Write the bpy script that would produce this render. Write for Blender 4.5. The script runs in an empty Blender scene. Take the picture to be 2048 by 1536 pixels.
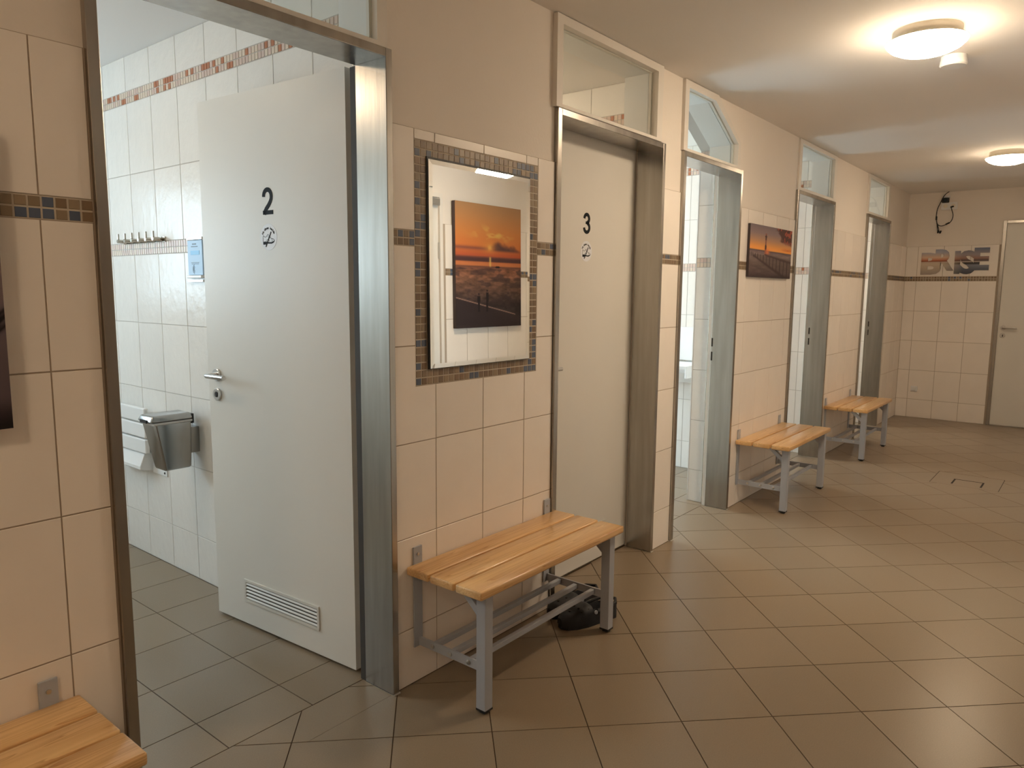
import bpy, bmesh, math, random
import numpy as np
from mathutils import Vector, Matrix

random.seed(7)
scene = bpy.context.scene
COL = scene.collection
PI = math.pi

# ---------------------------------------------------------------- camera
FPX, YAW, PITCH, ROLL = 1463.48, 0.6796, -0.1267, 0.0085
CAM = Vector((0.0, -1.8136, 1.3942))
fw = Vector((math.cos(YAW) * math.cos(PITCH), math.sin(YAW) * math.cos(PITCH), math.sin(PITCH)))
rt0 = Vector((math.sin(YAW), -math.cos(YAW), 0.0))
up0 = rt0.cross(fw)
rt = math.cos(ROLL) * rt0 + math.sin(ROLL) * up0
up = -math.sin(ROLL) * rt0 + math.cos(ROLL) * up0
cd = bpy.data.cameras.new('camera')
cd.sensor_fit = 'HORIZONTAL'; cd.sensor_width = 36.0; cd.lens = FPX / 2048.0 * 36.0
cd.clip_start = 0.02; cd.clip_end = 100
cam = bpy.data.objects.new('camera', cd); COL.objects.link(cam)
rot = Matrix((rt, up, -fw)).transposed()
cam.matrix_world = Matrix.Translation(CAM) @ rot.to_4x4()
scene.camera = cam

# ---------------------------------------------------------------- world, exposure
world = bpy.data.worlds.new('overcast_sky'); scene.world = world; world.use_nodes = True
bg = world.node_tree.nodes['Background']
bg.inputs['Color'].default_value = (0.66, 0.84, 1.0, 1.0)
bg.inputs['Strength'].default_value = 9.0
scene.view_settings.view_transform = 'Standard'
scene.view_settings.look = 'None'
scene.view_settings.gamma = 1.0
scene.view_settings.use_curve_mapping = False
scene.view_settings.exposure = 0.64
scene.cycles.use_denoising = True
scene.cycles.max_bounces = 10
scene.cycles.diffuse_bounces = 6
scene.cycles.glossy_bounces = 5
scene.cycles.transparent_max_bounces = 12
scene.cycles.sample_clamp_indirect = 6.0
LAMP_COLOR = (1.0, 0.77, 0.53)
LAMP_POWER = 66.0
CABIN_LAMP_POWER = 66.0

# ---------------------------------------------------------------- materials
def srgb(r, g, b):
    f = lambda c: (c / 255.0 / 12.92) if c / 255.0 <= 0.04045 else ((c / 255.0 + 0.055) / 1.055) ** 2.4
    return (f(r), f(g), f(b))

def mat(name, color, rough=0.5, metal=0.0, spec=0.5, noise=None, bump=None, rand=0.0, emit=None, coat=0.0):
    """noise=(scale, amount, (sx,sy,sz)) brightness mottling; bump=(scale, strength, (sx,sy,sz)); rand = per-object value change"""
    m = bpy.data.materials.new(name); m.use_nodes = True
    nt = m.node_tree; N = nt.nodes; L = nt.links
    p = N['Principled BSDF']
    c = (color[0], color[1], color[2], 1.0)
    p.inputs['Base Color'].default_value = c
    p.inputs['Roughness'].default_value = rough
    p.inputs['Metallic'].default_value = metal
    p.inputs['Specular IOR Level'].default_value = spec
    if coat: p.inputs['Coat Weight'].default_value = coat; p.inputs['Coat Roughness'].default_value = 0.12
    last = None
    tc = None
    def coords(sc):
        nonlocal tc
        if tc is None: tc = N.new('ShaderNodeNewGeometry')
        mp = N.new('ShaderNodeMapping'); mp.inputs['Scale'].default_value = sc
        L.new(tc.outputs['Position'], mp.inputs['Vector']); return mp
    if noise or rand:
        hsv = N.new('ShaderNodeHueSaturation'); hsv.inputs['Color'].default_value = c
        val = None
        if noise:
            nz = N.new('ShaderNodeTexNoise'); nz.inputs['Scale'].default_value = noise[0]; nz.inputs['Detail'].default_value = 4
            mp = coords(noise[2] if len(noise) > 2 else (1, 1, 1)); L.new(mp.outputs[0], nz.inputs['Vector'])
            mr = N.new('ShaderNodeMapRange'); mr.inputs['To Min'].default_value = 1 - noise[1]; mr.inputs['To Max'].default_value = 1 + noise[1]
            mr.inputs['From Min'].default_value = 0.25; mr.inputs['From Max'].default_value = 0.75
            L.new(nz.outputs['Fac'], mr.inputs['Value']); val = mr.outputs[0]
        if rand:
            oi = N.new('ShaderNodeObjectInfo')
            mr2 = N.new('ShaderNodeMapRange'); mr2.inputs['To Min'].default_value = 1 - rand; mr2.inputs['To Max'].default_value = 1 + rand
            L.new(oi.outputs['Random'], mr2.inputs['Value'])
            if val is None: val = mr2.outputs[0]
            else:
                mm = N.new('ShaderNodeMath'); mm.operation = 'MULTIPLY'
                L.new(val, mm.inputs[0]); L.new(mr2.outputs[0], mm.inputs[1]); val = mm.outputs[0]
        L.new(val, hsv.inputs['Value']); L.new(hsv.outputs[0], p.inputs['Base Color'])
    if bump:
        nb = N.new('ShaderNodeTexNoise'); nb.inputs['Scale'].default_value = bump[0]; nb.inputs['Detail'].default_value = 3
        mp = coords(bump[2] if len(bump) > 2 else (1, 1, 1)); L.new(mp.outputs[0], nb.inputs['Vector'])
        b = N.new('ShaderNodeBump'); b.inputs['Strength'].default_value = bump[1]; b.inputs['Distance'].default_value = bump[3] if len(bump) > 3 else 0.004
        L.new(nb.outputs['Fac'], b.inputs['Height']); L.new(b.outputs[0], p.inputs['Normal'])
    if emit:
        p.inputs['Emission Color'].default_value = (emit[0], emit[1], emit[2], 1); p.inputs['Emission Strength'].default_value = emit[3]
    return m

def wood_mat(name, base, dark):
    m = bpy.data.materials.new(name); m.use_nodes = True
    nt = m.node_tree; N = nt.nodes; L = nt.links; p = N['Principled BSDF']
    g = N.new('ShaderNodeTexCoord'); oi = N.new('ShaderNodeObjectInfo')
    add = N.new('ShaderNodeVectorMath'); add.operation = 'ADD'
    mul = N.new('ShaderNodeVectorMath'); mul.operation = 'SCALE'; mul.inputs['Scale'].default_value = 3.7
    cmb = N.new('ShaderNodeCombineXYZ')
    L.new(oi.outputs['Random'], cmb.inputs[0]); L.new(oi.outputs['Random'], cmb.inputs[1]); L.new(oi.outputs['Random'], cmb.inputs[2])
    L.new(cmb.outputs[0], mul.inputs[0]); L.new(g.outputs['Object'], add.inputs[0]); L.new(mul.outputs[0], add.inputs[1])
    mp = N.new('ShaderNodeMapping'); mp.inputs['Scale'].default_value = (1.1, 26, 26); L.new(add.outputs[0], mp.inputs[0])
    nz = N.new('ShaderNodeTexNoise'); nz.inputs['Scale'].default_value = 1.0; nz.inputs['Detail'].default_value = 2; nz.inputs['Distortion'].default_value = 0.4
    L.new(mp.outputs[0], nz.inputs['Vector'])
    mu = N.new('ShaderNodeMath'); mu.operation = 'MULTIPLY'; mu.inputs[1].default_value = 9.0; L.new(nz.outputs['Fac'], mu.inputs[0])
    fr = N.new('ShaderNodeMath'); fr.operation = 'FRACT'; L.new(mu.outputs[0], fr.inputs[0])
    rp = N.new('ShaderNodeValToRGB')
    rp.color_ramp.elements[0].position = 0.0; rp.color_ramp.elements[0].color = (*base, 1)
    rp.color_ramp.elements[1].position = 0.86; rp.color_ramp.elements[1].color = (*[0.45 * base[i] + 0.55 * dark[i] for i in range(3)], 1)
    e = rp.color_ramp.elements.new(0.95); e.color = (*dark, 1)
    e = rp.color_ramp.elements.new(1.0); e.color = (*base, 1)
    L.new(fr.outputs[0], rp.inputs[0])
    nz2 = N.new('ShaderNodeTexNoise'); nz2.inputs['Scale'].default_value = 0.35; L.new(mp.outputs[0], nz2.inputs['Vector'])
    mx = N.new('ShaderNodeMix'); mx.data_type = 'RGBA'; mx.inputs[0].default_value = 0.35
    rp2 = N.new('ShaderNodeValToRGB'); rp2.color_ramp.elements[0].color = (*[c * 1.12 for c in base], 1); rp2.color_ramp.elements[1].color = (*dark, 1)
    rp2.color_ramp.elements[0].position = 0.4; rp2.color_ramp.elements[1].position = 0.62
    L.new(nz2.outputs['Fac'], rp2.inputs[0]); L.new(rp.outputs[0], mx.inputs[6]); L.new(rp2.outputs[0], mx.inputs[7])
    L.new(mx.outputs[2], p.inputs['Base Color'])
    p.inputs['Roughness'].default_value = 0.28; p.inputs['Coat Weight'].default_value = 0.4; p.inputs['Coat Roughness'].default_value = 0.15
    return m

def glass_mat(name):
    m = bpy.data.materials.new(name); m.use_nodes = True
    nt = m.node_tree; N = nt.nodes; L = nt.links
    N.remove(N['Principled BSDF'])
    tr = N.new('ShaderNodeBsdfTransparent'); tr.inputs[0].default_value = (0.95, 0.97, 0.96, 1)
    gl = N.new('ShaderNodeBsdfGlossy'); gl.inputs['Roughness'].default_value = 0.02
    lw = N.new('ShaderNodeLayerWeight'); lw.inputs['Blend'].default_value = 0.5
    pw = N.new('ShaderNodeMath'); pw.operation = 'POWER'; pw.inputs[1].default_value = 4.0; L.new(lw.outputs['Facing'], pw.inputs[0])
    fr = N.new('ShaderNodeMath'); fr.operation = 'MULTIPLY_ADD'; fr.inputs[1].default_value = 0.3; fr.inputs[2].default_value = 0.03; L.new(pw.outputs[0], fr.inputs[0])
    mx = N.new('ShaderNodeMixShader')
    L.new(fr.outputs[0], mx.inputs[0]); L.new(tr.outputs[0], mx.inputs[1]); L.new(gl.outputs[0], mx.inputs[2])
    L.new(mx.outputs[0], N['Material Output'].inputs['Surface'])
    return m

def attr_mat(name, rough=0.6):
    m = bpy.data.materials.new(name); m.use_nodes = True
    nt = m.node_tree; p = nt.nodes['Principled BSDF']
    a = nt.nodes.new('ShaderNodeAttribute'); a.attribute_name = 'print'
    nt.links.new(a.outputs['Color'], p.inputs['Base Color'])
    p.inputs['Roughness'].default_value = rough; p.inputs['Specular IOR Level'].default_value = 0.25
    return m

M = {}
M['plaster'] = mat('wall_plaster', (0.80, 0.74, 0.67), 0.85, bump=(90, 0.12), noise=(1.5, 0.03))
M['ceiling'] = mat('ceiling_paint', (0.83, 0.80, 0.765), 0.9, bump=(60, 0.08))
M['tile'] = mat('cream_wall_tile', (0.88, 0.82, 0.75), 0.24, rand=0.025, noise=(7, 0.02), bump=(16, 0.10, (1.0, 1.0, 1.0)))
M['tile_cabin'] = mat('white_cabin_tile', (0.78, 0.755, 0.71), 0.24, spec=0.2, rand=0.025, noise=(7, 0.02), bump=(22, 0.6, (1.2, 1.2, 1.0)))
M['grout'] = mat('wall_grout', (0.40, 0.33, 0.26), 0.95)
M['grout_mosaic'] = mat('mosaic_grout', (0.56, 0.49, 0.40), 0.95)
M['grout_cabin'] = mat('cabin_grout', (0.50, 0.46, 0.42), 0.95)
M['mos_taupe'] = mat('mosaic_taupe', srgb(142, 124, 100), 0.35, rand=0.16)
M['mos_brown'] = mat('mosaic_brown', srgb(126, 104, 80), 0.35, rand=0.14)
M['mos_blue'] = mat('mosaic_slate_blue', srgb(84, 94, 114), 0.3, rand=0.2)
M['mos_cream'] = mat('mosaic_cream', srgb(214, 198, 180), 0.4)
M['mos_pink'] = mat('mosaic_rose', srgb(206, 184, 172), 0.4)
M['mos_terra'] = mat('mosaic_terracotta', srgb(176, 112, 76), 0.4)
M['floor_tile'] = mat('floor_tile', (0.245, 0.188, 0.127), 0.29, rand=0.045, noise=(260, 0.10), bump=(220, 0.05, (1, 1, 1), 0.001), spec=0.5)
M['floor_grout'] = mat('floor_grout', (0.075, 0.048, 0.028), 0.95)
M['steel'] = mat('brushed_steel', (0.42, 0.395, 0.36), 0.27, metal=1.0, noise=(3.0, 0.16, (9, 9, 0.7)), bump=(14, 0.03, (10, 10, 0.4)))
M['steel_light'] = mat('satin_steel', (0.62, 0.61, 0.59), 0.28, metal=1.0)
M['chrome'] = mat('chrome', (0.46, 0.43, 0.37), 0.14, metal=1.0)
M['seal'] = mat('dark_rubber_seal', (0.05, 0.045, 0.04), 0.7)
M['leaf'] = mat('door_laminate', (0.72, 0.70, 0.65), 0.42, noise=(2.0, 0.02))
M['white_frame'] = mat('white_painted_wood', (0.76, 0.72, 0.66), 0.5)
M['white_plastic'] = mat('white_plastic', (0.80, 0.80, 0.79), 0.35)
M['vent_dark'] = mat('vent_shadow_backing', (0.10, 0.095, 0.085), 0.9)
M['vent'] = mat('beige_vent_plastic', (0.66, 0.64, 0.59), 0.45)
M['bin_steel'] = mat('bin_steel', (0.40, 0.395, 0.385), 0.24, metal=1.0)
M['black'] = mat('black_plastic', (0.012, 0.012, 0.013), 0.5)
M['ink'] = mat('black_print', (0.016, 0.019, 0.022), 0.7, spec=0.15)
M['sticker'] = mat('white_sticker', (0.78, 0.80, 0.84), 0.5)
M['bench_metal'] = mat('grey_powder_coat', (0.40, 0.425, 0.475), 0.42, bump=(400, 0.03))
M['wood'] = wood_mat('varnished_pine', (0.86, 0.58, 0.27), (0.50, 0.235, 0.075))
M['glass'] = glass_mat('clear_glass')
M['mirror'] = mat('mirror_silver', (0.90, 0.91, 0.89), 0.004, metal=1.0)
M['lamp_glow'] = mat('lit_opal_glass', (0.9, 0.85, 0.75), 0.3, emit=(*LAMP_COLOR, LAMP_POWER))
M['lamp_glow_far'] = mat('lit_opal_glass_far', (0.9, 0.85, 0.75), 0.3, emit=(*LAMP_COLOR, LAMP_POWER * 0.52))
M['cabin_fill_glow'] = mat('fill_lamp_glass', (0.9, 0.85, 0.75), 0.3, emit=(*LAMP_COLOR, 38.0))  # glow of the two lamps added to brighten cabins
M['cabin_glow_bright'] = mat('lit_opal_glass_shower', (0.9, 0.85, 0.75), 0.3, emit=(*LAMP_COLOR, 19.0))
M['cabin_glow'] = mat('lit_opal_glass_cabin', (0.9, 0.85, 0.75), 0.3, emit=(*LAMP_COLOR, CABIN_LAMP_POWER))
M['lamp_base'] = mat('lamp_base_enamel', (0.8, 0.74, 0.62), 0.4)
M['print'] = attr_mat('canvas_print')
M['canvas_side'] = mat('canvas_edge', (0.05, 0.035, 0.035), 0.7)
M['clog'] = mat('black_rubber_clog', (0.013, 0.013, 0.016), 0.55)
M['ceramic'] = mat('white_ceramic', (0.82, 0.84, 0.85), 0.08)
M['bag'] = mat('clear_bin_bag', (0.62, 0.60, 0.57), 0.25)
M['dispenser_blue'] = mat('pale_blue_acrylic', (0.42, 0.60, 0.80), 0.4, spec=0.2)
M['text_grey'] = mat('grey_blue_print', (0.20, 0.27, 0.36), 0.6)
M['screen'] = mat('pale_blue_display', (0.24, 0.52, 0.80), 0.4, spec=0.2)
M['recess_shade'] = mat('dark_recess', (0.02, 0.014, 0.009), 0.9)  # near-black stands in for the shade inside joints, slots and holes
M['silicone'] = mat('grey_silicone', (0.50, 0.47, 0.42), 0.6)

# ---------------------------------------------------------------- mesh helpers
class MB:
    def __init__(s): s.v = []; s.f = []; s.mi = []
    def box(s, x0, x1, y0, y1, z0, z1, mi=0):
        b = len(s.v)
        s.v += [(x0, y0, z0), (x1, y0, z0), (x1, y1, z0), (x0, y1, z0), (x0, y0, z1), (x1, y0, z1), (x1, y1, z1), (x0, y1, z1)]
        for q in ((0, 3, 2, 1), (4, 5, 6, 7), (0, 1, 5, 4), (1, 2, 6, 5), (2, 3, 7, 6), (3, 0, 4, 7)):
            s.f.append(tuple(b + i for i in q)); s.mi.append(mi)
        return s
    def prism(s, poly, axis, a, b, mi=0):
        """extrude 2D poly along axis; poly coords are the other two axes in order"""
        n = len(poly); o = len(s.v)
        for t in (a, b):
            for (p, q) in poly:
                s.v.append((t, p, q) if axis == 0 else (p, t, q) if axis == 1 else (p, q, t))
        s.f.append(tuple(o + i for i in range(n))); s.mi.append(mi)
        s.f.append(tuple(o + n + i for i in reversed(range(n)))); s.mi.append(mi)
        for i in range(n):
            j = (i + 1) % n
            s.f.append((o + i, o + n + i, o + n + j, o + j)); s.mi.append(mi)
        return s
    def lathe(s, prof, seg=32, c=(0, 0, 0), axis=2, mi=0):
        o = len(s.v); n = len(prof)
        for k in range(seg):
            a = 2 * PI * k / seg
            for (r, h) in prof:
                x, y = r * math.cos(a), r * math.sin(a)
                p = (x, y, h) if axis == 2 else (h, x, y) if axis == 0 else (x, h, y)
                s.v.append((c[0] + p[0], c[1] + p[1], c[2] + p[2]))
        for k in range(seg):
            k2 = (k + 1) % seg
            for i in range(n - 1):
                s.f.append((o + k * n + i, o + k2 * n + i, o + k2 * n + i + 1, o + k * n + i + 1)); s.mi.append(mi)
        for i in (0, n - 1):
            if prof[i][0] > 1e-6:
                s.f.append(tuple(o + k * n + i for k in range(seg))); s.mi.append(mi)
        return s
    def tube(s, pts, r, seg=10, mi=0):
        pts = [Vector(p) for p in pts]; o = len(s.v); n = len(pts)
        rr = r if isinstance(r, (list, tuple)) else [r] * n
        ref = None
        for i, p in enumerate(pts):
            d = (pts[min(i + 1, n - 1)] - pts[max(i - 1, 0)]).normalized()
            if ref is None:
                ref = Vector((0, 0, 1)) if abs(d.z) < 0.9 else Vector((1, 0, 0))
            u = (ref - d * ref.dot(d)).normalized(); w = d.cross(u); ref = u
            for k in range(seg):
                a = 2 * PI * k / seg
                s.v.append(tuple(p + rr[i] * (math.cos(a) * u + math.sin(a) * w)))
        for i in range(n - 1):
            for k in range(seg):
                k2 = (k + 1) % seg
                s.f.append((o + i * seg + k, o + i * seg + k2, o + (i + 1) * seg + k2, o + (i + 1) * seg + k)); s.mi.append(mi)
        s.f.append(tuple(o + k for k in reversed(range(seg)))); s.mi.append(mi)
        s.f.append(tuple(o + (n - 1) * seg + k for k in range(seg))); s.mi.append(mi)
        return s
    def mesh(s, name, mats, smooth=False, bevel=0.0, bseg=2):
        me = bpy.data.meshes.new(name)
        me.from_pydata(s.v, [], s.f)
        for m in (mats if isinstance(mats, (list, tuple)) else [mats]): me.materials.append(m)
        me.polygons.foreach_set('material_index', s.mi)
        bm = bmesh.new(); bm.from_mesh(me)
        bmesh.ops.remove_doubles(bm, verts=bm.verts, dist=1e-6)
        bmesh.ops.recalc_face_normals(bm, faces=bm.faces)
        if bevel > 0:
            ed = [e for e in bm.edges if len(e.link_faces) == 2 and e.calc_face_angle(0) > 0.5]
            bmesh.ops.bevel(bm, geom=ed, offset=bevel, segments=bseg, profile=0.5, affect='EDGES', clamp_overlap=True)
        bm.to_mesh(me); bm.free()
        if smooth:
            me.polygons.foreach_set('use_smooth', [True] * len(me.polygons))
            try: me.set_sharp_from_angle(angle=0.7)
            except Exception: pass
        me.update(); return me

def link(name, data, parent=None, loc=None, rz=None, M4=None):
    o = bpy.data.objects.new(name, data); COL.objects.link(o)
    if parent is not None: o.parent = parent
    if loc is not None: o.location = loc
    if rz is not None: o.rotation_euler = (0, 0, rz)
    if M4 is not None: o.matrix_local = M4
    return o
def build(mb, name, mats, parent=None, loc=None, rz=None, **k):
    return link(name, mb.mesh(name, mats, **k), parent, loc, rz)
def tag(o, label=None, cat=None, group=None, kind=None):
    if label: o['label'] = label
    if cat: o['category'] = cat
    if group: o['group'] = group
    if kind: o['kind'] = kind
    return o
def empty(name, loc=(0, 0, 0), rz=0.0):
    o = bpy.data.objects.new(name, None); COL.objects.link(o); o.empty_display_size = 0.1
    o.location = loc; o.rotation_euler = (0, 0, rz); return o
def box(name, dims, m, parent=None, bevel=0.0, **k):
    return build(MB().box(*dims), name, m, parent, bevel=bevel, **k)

# tiles: cached chamfered slab, local X = along the wall, Z = up, front at y=0, back at y=+T
TT = 0.0022
_tc = {}
def tile_mesh(w, h, m, t=TT, ch=0.0008):
    key = (round(w, 4), round(h, 4), m.name, t)
    if key in _tc: return _tc[key]
    w, h = key[0], key[1]
    V = []
    for (i, y) in ((ch, 0.0), (0.0, ch), (0.0, t)):
        V += [(i, y, i), (w - i, y, i), (w - i, y, h - i), (i, y, h - i)]
    F = [(0, 1, 2, 3)]
    for r in (0, 4):
        for k in range(4):
            F.append((r + k, r + 4 + k, r + 4 + (k + 1) % 4, r + (k + 1) % 4))
    me = bpy.data.meshes.new('tile'); me.from_pydata(V, [], F); me.materials.append(m); me.update()
    _tc[key] = me; return me
def put_tile(parent, O, rz, u0, u1, z0, z1, m, g=0.0035, name='wall_tile'):
    c, s = math.cos(rz), math.sin(rz)
    u = u0 + g / 2
    me = tile_mesh(u1 - u0 - g, z1 - z0 - g, m)
    return link(name, me, parent, (O[0] + u * c, O[1] + u * s, O[2] + z0 + g / 2), rz)
def poly_tile(parent, poly, m, name='wall_tile', y0=0.0):
    mb = MB().prism(poly, 1, y0, y0 + TT)
    return build(mb, name, m, parent)
def grid_tiles(parent, O, rz, us, zs, m, skip=None, name='wall_tile'):
    for i in range(len(us) - 1):
        for j in range(len(zs) - 1):
            if zs[j + 1] - zs[j] < 0.02 or us[i + 1] - us[i] < 0.012: continue
            if skip and skip(us[i], us[i + 1], zs[j], zs[j + 1]): continue
            put_tile(parent, O, rz, us[i], us[i + 1], zs[j], zs[j + 1], m, name=name)

# ---------------------------------------------------------------- dimensions
ZC = 2.50
ZTOP, ST, SB = 1.921, 1.590, 1.5395
RD = 0.2073; RC = RD + 0.333; RB = RC + 0.333; RA = RB + 0.333
ROWS_LOW = [0.0, RD, RC, RB, RA, SB]
XF = 9.306
W_OPP = -2.12
WT = 0.165
YB = 3.30   # inner face of the outside wall
DOORS = {1: (0.725, 0.752, 1.595, 1.620), 2: (2.516, 2.545, 3.428, 3.453), 3: (3.662, 3.692, 4.440, 4.466),
         4: (5.500, 5.530, 6.402, 6.430), 5: (7.490, 7.520, 8.385, 8.413)}
HEAD0, HEAD1 = 2.110, 2.137

# ---------------------------------------------------------------- room shell
SEG = [(-1.5, 0.735), (1.610, 2.526), (3.443, 3.672), (4.456, 5.510), (6.420, 7.500), (8.403, XF + 0.15)]
mb = MB()
for a, b in SEG: mb.box(a, b, 0.008, WT, -0.01, ZC)
mb.prism([(4.085, ZC), (4.40, 2.300), (4.40, 2.145), (4.456, 2.145), (4.456, ZC)], 1, 0.008, WT)
wall_left = build(mb, 'wall_left', M['plaster'])
tag(wall_left, 'long cream wall of the washroom corridor with five doorways', 'wall', kind='structure')
mb = MB()
for a, b in SEG: mb.box(a, b if b < XF else XF, TT, 0.010, 0.0, ZTOP)
build(mb, 'grout', M['grout'], wall_left)

wall_far = box('wall_far', (XF + 0.008, XF + 0.16, W_OPP - 0.1, 0.2, -0.01, ZC), M['plaster'])
tag(wall_far, 'far end wall of the corridor, tiled below and plastered above', 'wall', kind='structure')
box('grout', (XF + TT, XF + 0.010, -0.90, 0.009, 0, ZTOP), M['grout'], wall_far)

SEGO = [(-1.5, 3.02), (4.00, XF + 0.1)]
mb = MB()
for a, b in SEGO: mb.box(a, b, W_OPP - 0.15, W_OPP - 0.008, -0.01, ZC)
mb.box(3.02, 4.00, W_OPP - 0.15, W_OPP - 0.008, 2.14, ZC)
wall_right = build(mb, 'wall_right', M['plaster'])
tag(wall_right, 'opposite corridor wall, seen in the mirror', 'wall', kind='structure')
mb = MB()
for a, b in SEGO: mb.box(a, min(b, XF), W_OPP - 0.010, W_OPP - TT, 0.0, ZTOP)
build(mb, 'grout', M['grout'], wall_right)
wall_back = box('wall_back', (-1.6, -1.5, W_OPP - 0.15, YB + 0.2, -0.01, ZC), M['plaster'])
tag(wall_back, 'plain corridor end wall behind the viewer', 'wall', kind='structure')
ceiling = box('ceiling', (-1.6, XF + 0.16, W_OPP - 0.15, YB + 0.2, ZC, ZC + 0.12), M['ceiling'])
tag(ceiling, 'flat off-white painted ceiling over corridor and cabins', 'ceiling', kind='structure')
floor = box('floor', (-1.6, XF + 0.16, W_OPP - 0.15, YB + 0.2, -0.14, -TT), M['floor_grout'])
tag(floor, 'brown-grey tiled floor, laid diagonally in the corridor', 'floor', kind='structure')

# --- floor tiles: corridor on the diagonal, clipped to corridor and door reveals
def clip(poly, nx, ny, c):
    out = []
    for i in range(len(poly)):
        a, b = poly[i], poly[(i + 1) % len(poly)]
        da, db = nx * a[0] + ny * a[1] - c, nx * b[0] + ny * b[1] - c
        if da >= 0: out.append(a)
        if (da >= 0) != (db >= 0):
            t = da / (da - db); out.append((a[0] + t * (b[0] - a[0]), a[1] + t * (b[1] - a[1])))
    return out
def clip_rect(poly, x0, x1, y0, y1):
    for n in ((1, 0, x0), (-1, 0, -x1), (0, 1, y0), (0, -1, -y1)):
        poly = clip(poly, *n)
        if len(poly) < 3: return []
    return poly
def area(p):
    return abs(sum(p[i][0] * p[(i + 1) % len(p)][1] - p[(i + 1) % len(p)][0] * p[i][1] for i in range(len(p)))) / 2
fs, fa, fox, foy = 0.3111, 0.7860, 2.0956, -0.4064
e1 = (math.cos(fa), -math.sin(fa)); e2 = (math.sin(fa), math.cos(fa))
HX0, HX1, HY0, HY1 = 6.143, 6.566, -1.319, -0.889
whole_me = None
cut_polys = []; n_floor = 0
for i in range(-30, 40):
    for j in range(-30, 40):
        g = 0.0018
        def P(a, b): return (fox + a * e1[0] * fs + b * e2[0] * fs, foy + a * e1[1] * fs + b * e2[1] * fs)
        gg = g / fs
        sq = [P(i + gg, j + gg), P(i + 1 - gg, j + gg), P(i + 1 - gg, j + 1 - gg), P(i + gg, j + 1 - gg)]
        parts = []
        pc = clip_rect(sq, -0.6, XF, W_OPP, -0.0005)
        if pc:
            hb = clip_rect(pc, HX0 - 0.004, HX1 + 0.004, HY0 - 0.004, HY1 + 0.004)
            if hb and area(hb) > 1e-5:
                for r in ((-9, HX0 - 0.004, -9, 9), (HX1 + 0.004, 99, -9, 9), (HX0 - 0.004, HX1 + 0.004, -9, HY0 - 0.004), (HX0 - 0.004, HX1 + 0.004, HY1 + 0.004, 9)):
                    q = clip_rect(pc, *r)
                    if q: parts.append(q)
            else: parts.append(pc)
        for d, (a, b, c, e) in DOORS.items():
            q = clip_rect(sq, b - 0.012, c + 0.012, 0.0005, 0.156 if d != 2 else 0.148)
            if q:
                # a tile running through the doorway stays one piece
                if parts and len(parts) == 1:
                    merged = clip_rect(sq, b - 0.012, c + 0.012, W_OPP, 0.156)
                    if area(merged) > area(parts[0]) + area(q) - 1e-3 and area(merged) - area(parts[0]) - area(q) < 2e-3 and area(parts[0]) > 0 and abs(area(clip_rect(sq, b - 0.012, c + 0.012, W_OPP, -0.0005) or [(0, 0)] * 3) - area(parts[0])) < 1e-5:
                        parts = [merged]; continue
                parts.append(q)
        for q in parts:
            ar = area(q)
            if ar < 2e-4: continue
            if ar > 0.0953:
                if whole_me is None:
                    whole_me = True
                    cx, cy = P(i + .5, j + .5)
                    mb = MB().prism([(x - cx, y - cy) for x, y in q], 2, -TT, 0.0)
                    whole_me = mb.mesh('floor_tile', M['floor_tile'])
                cx, cy = P(i + .5, j + .5)
                link('floor_tile', whole_me, floor, (cx, cy, 0)); n_floor += 1
            else:
                cut_polys.append(q)
cut_polys.sort(key=lambda q: (sum(p[0] for p in q) / len(q)) - (0.0 if area(q) > 0.01 else -100))
room_left = 292 - n_floor - 40
for q in cut_polys[:max(0, room_left)]:
    cx = sum(p[0] for p in q) / len(q); cy = sum(p[1] for p in q) / len(q)
    build(MB().prism([(x - cx, y - cy) for x, y in q], 2, -TT, 0.0), 'floor_tile', M['floor_tile'], floor, (cx, cy, 0))
rest = cut_polys[max(0, room_left):]
if rest:
    mb = MB()
    for q in rest: mb.prism(q, 2, -TT, 0.0)
    o = build(mb, 'cut_floor_tile', M['floor_tile'], floor); o['kind'] = 'stuff'
# cabin floors: straight grid
def cabin_floor(x0, x1, y0, y1, as_objects):
    xs = sorted([x0, x1] + [1.383 - 0.3045 * k for k in range(-40, 10) if x0 + 0.01 < 1.383 - 0.3045 * k < x1 - 0.01])
    ys = sorted([y0, y1] + [0.356 + 0.3035 * k for k in range(0, 12) if y0 + 0.01 < 0.356 + 0.3035 * k < y1 - 0.01])
    mb = MB()
    for i in range(len(xs) - 1):
        for j in range(len(ys) - 1):
            g = 0.0018
            w, h = xs[i + 1] - xs[i] - 2 * g, ys[j + 1] - ys[j] - 2 * g
            if as_objects:
                build(MB().box(-w / 2, w / 2, -h / 2, h / 2, -TT, 0), 'floor_tile', M['floor_tile'], floor, ((xs[i] + xs[i + 1]) / 2, (ys[j] + ys[j + 1]) / 2, 0))
            else:
                mb.box(xs[i] + g, xs[i + 1] - g, ys[j] + g, ys[j + 1] - g, -TT, 0)
    if not as_objects: o = build(mb, 'cabin_floor_tile', M['floor_tile'], floor); o['kind'] = 'stuff'
cabin_floor(0.775, 1.693, 0.158, YB, True)
cabin_floor(-0.39, 0.771, 0.158, YB, False)
for a, b in ((1.81, 3.52), (3.61, 5.328), (5.44, 6.498), (6.61, 8.498)): cabin_floor(a, b, 0.158, YB, False)

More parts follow.
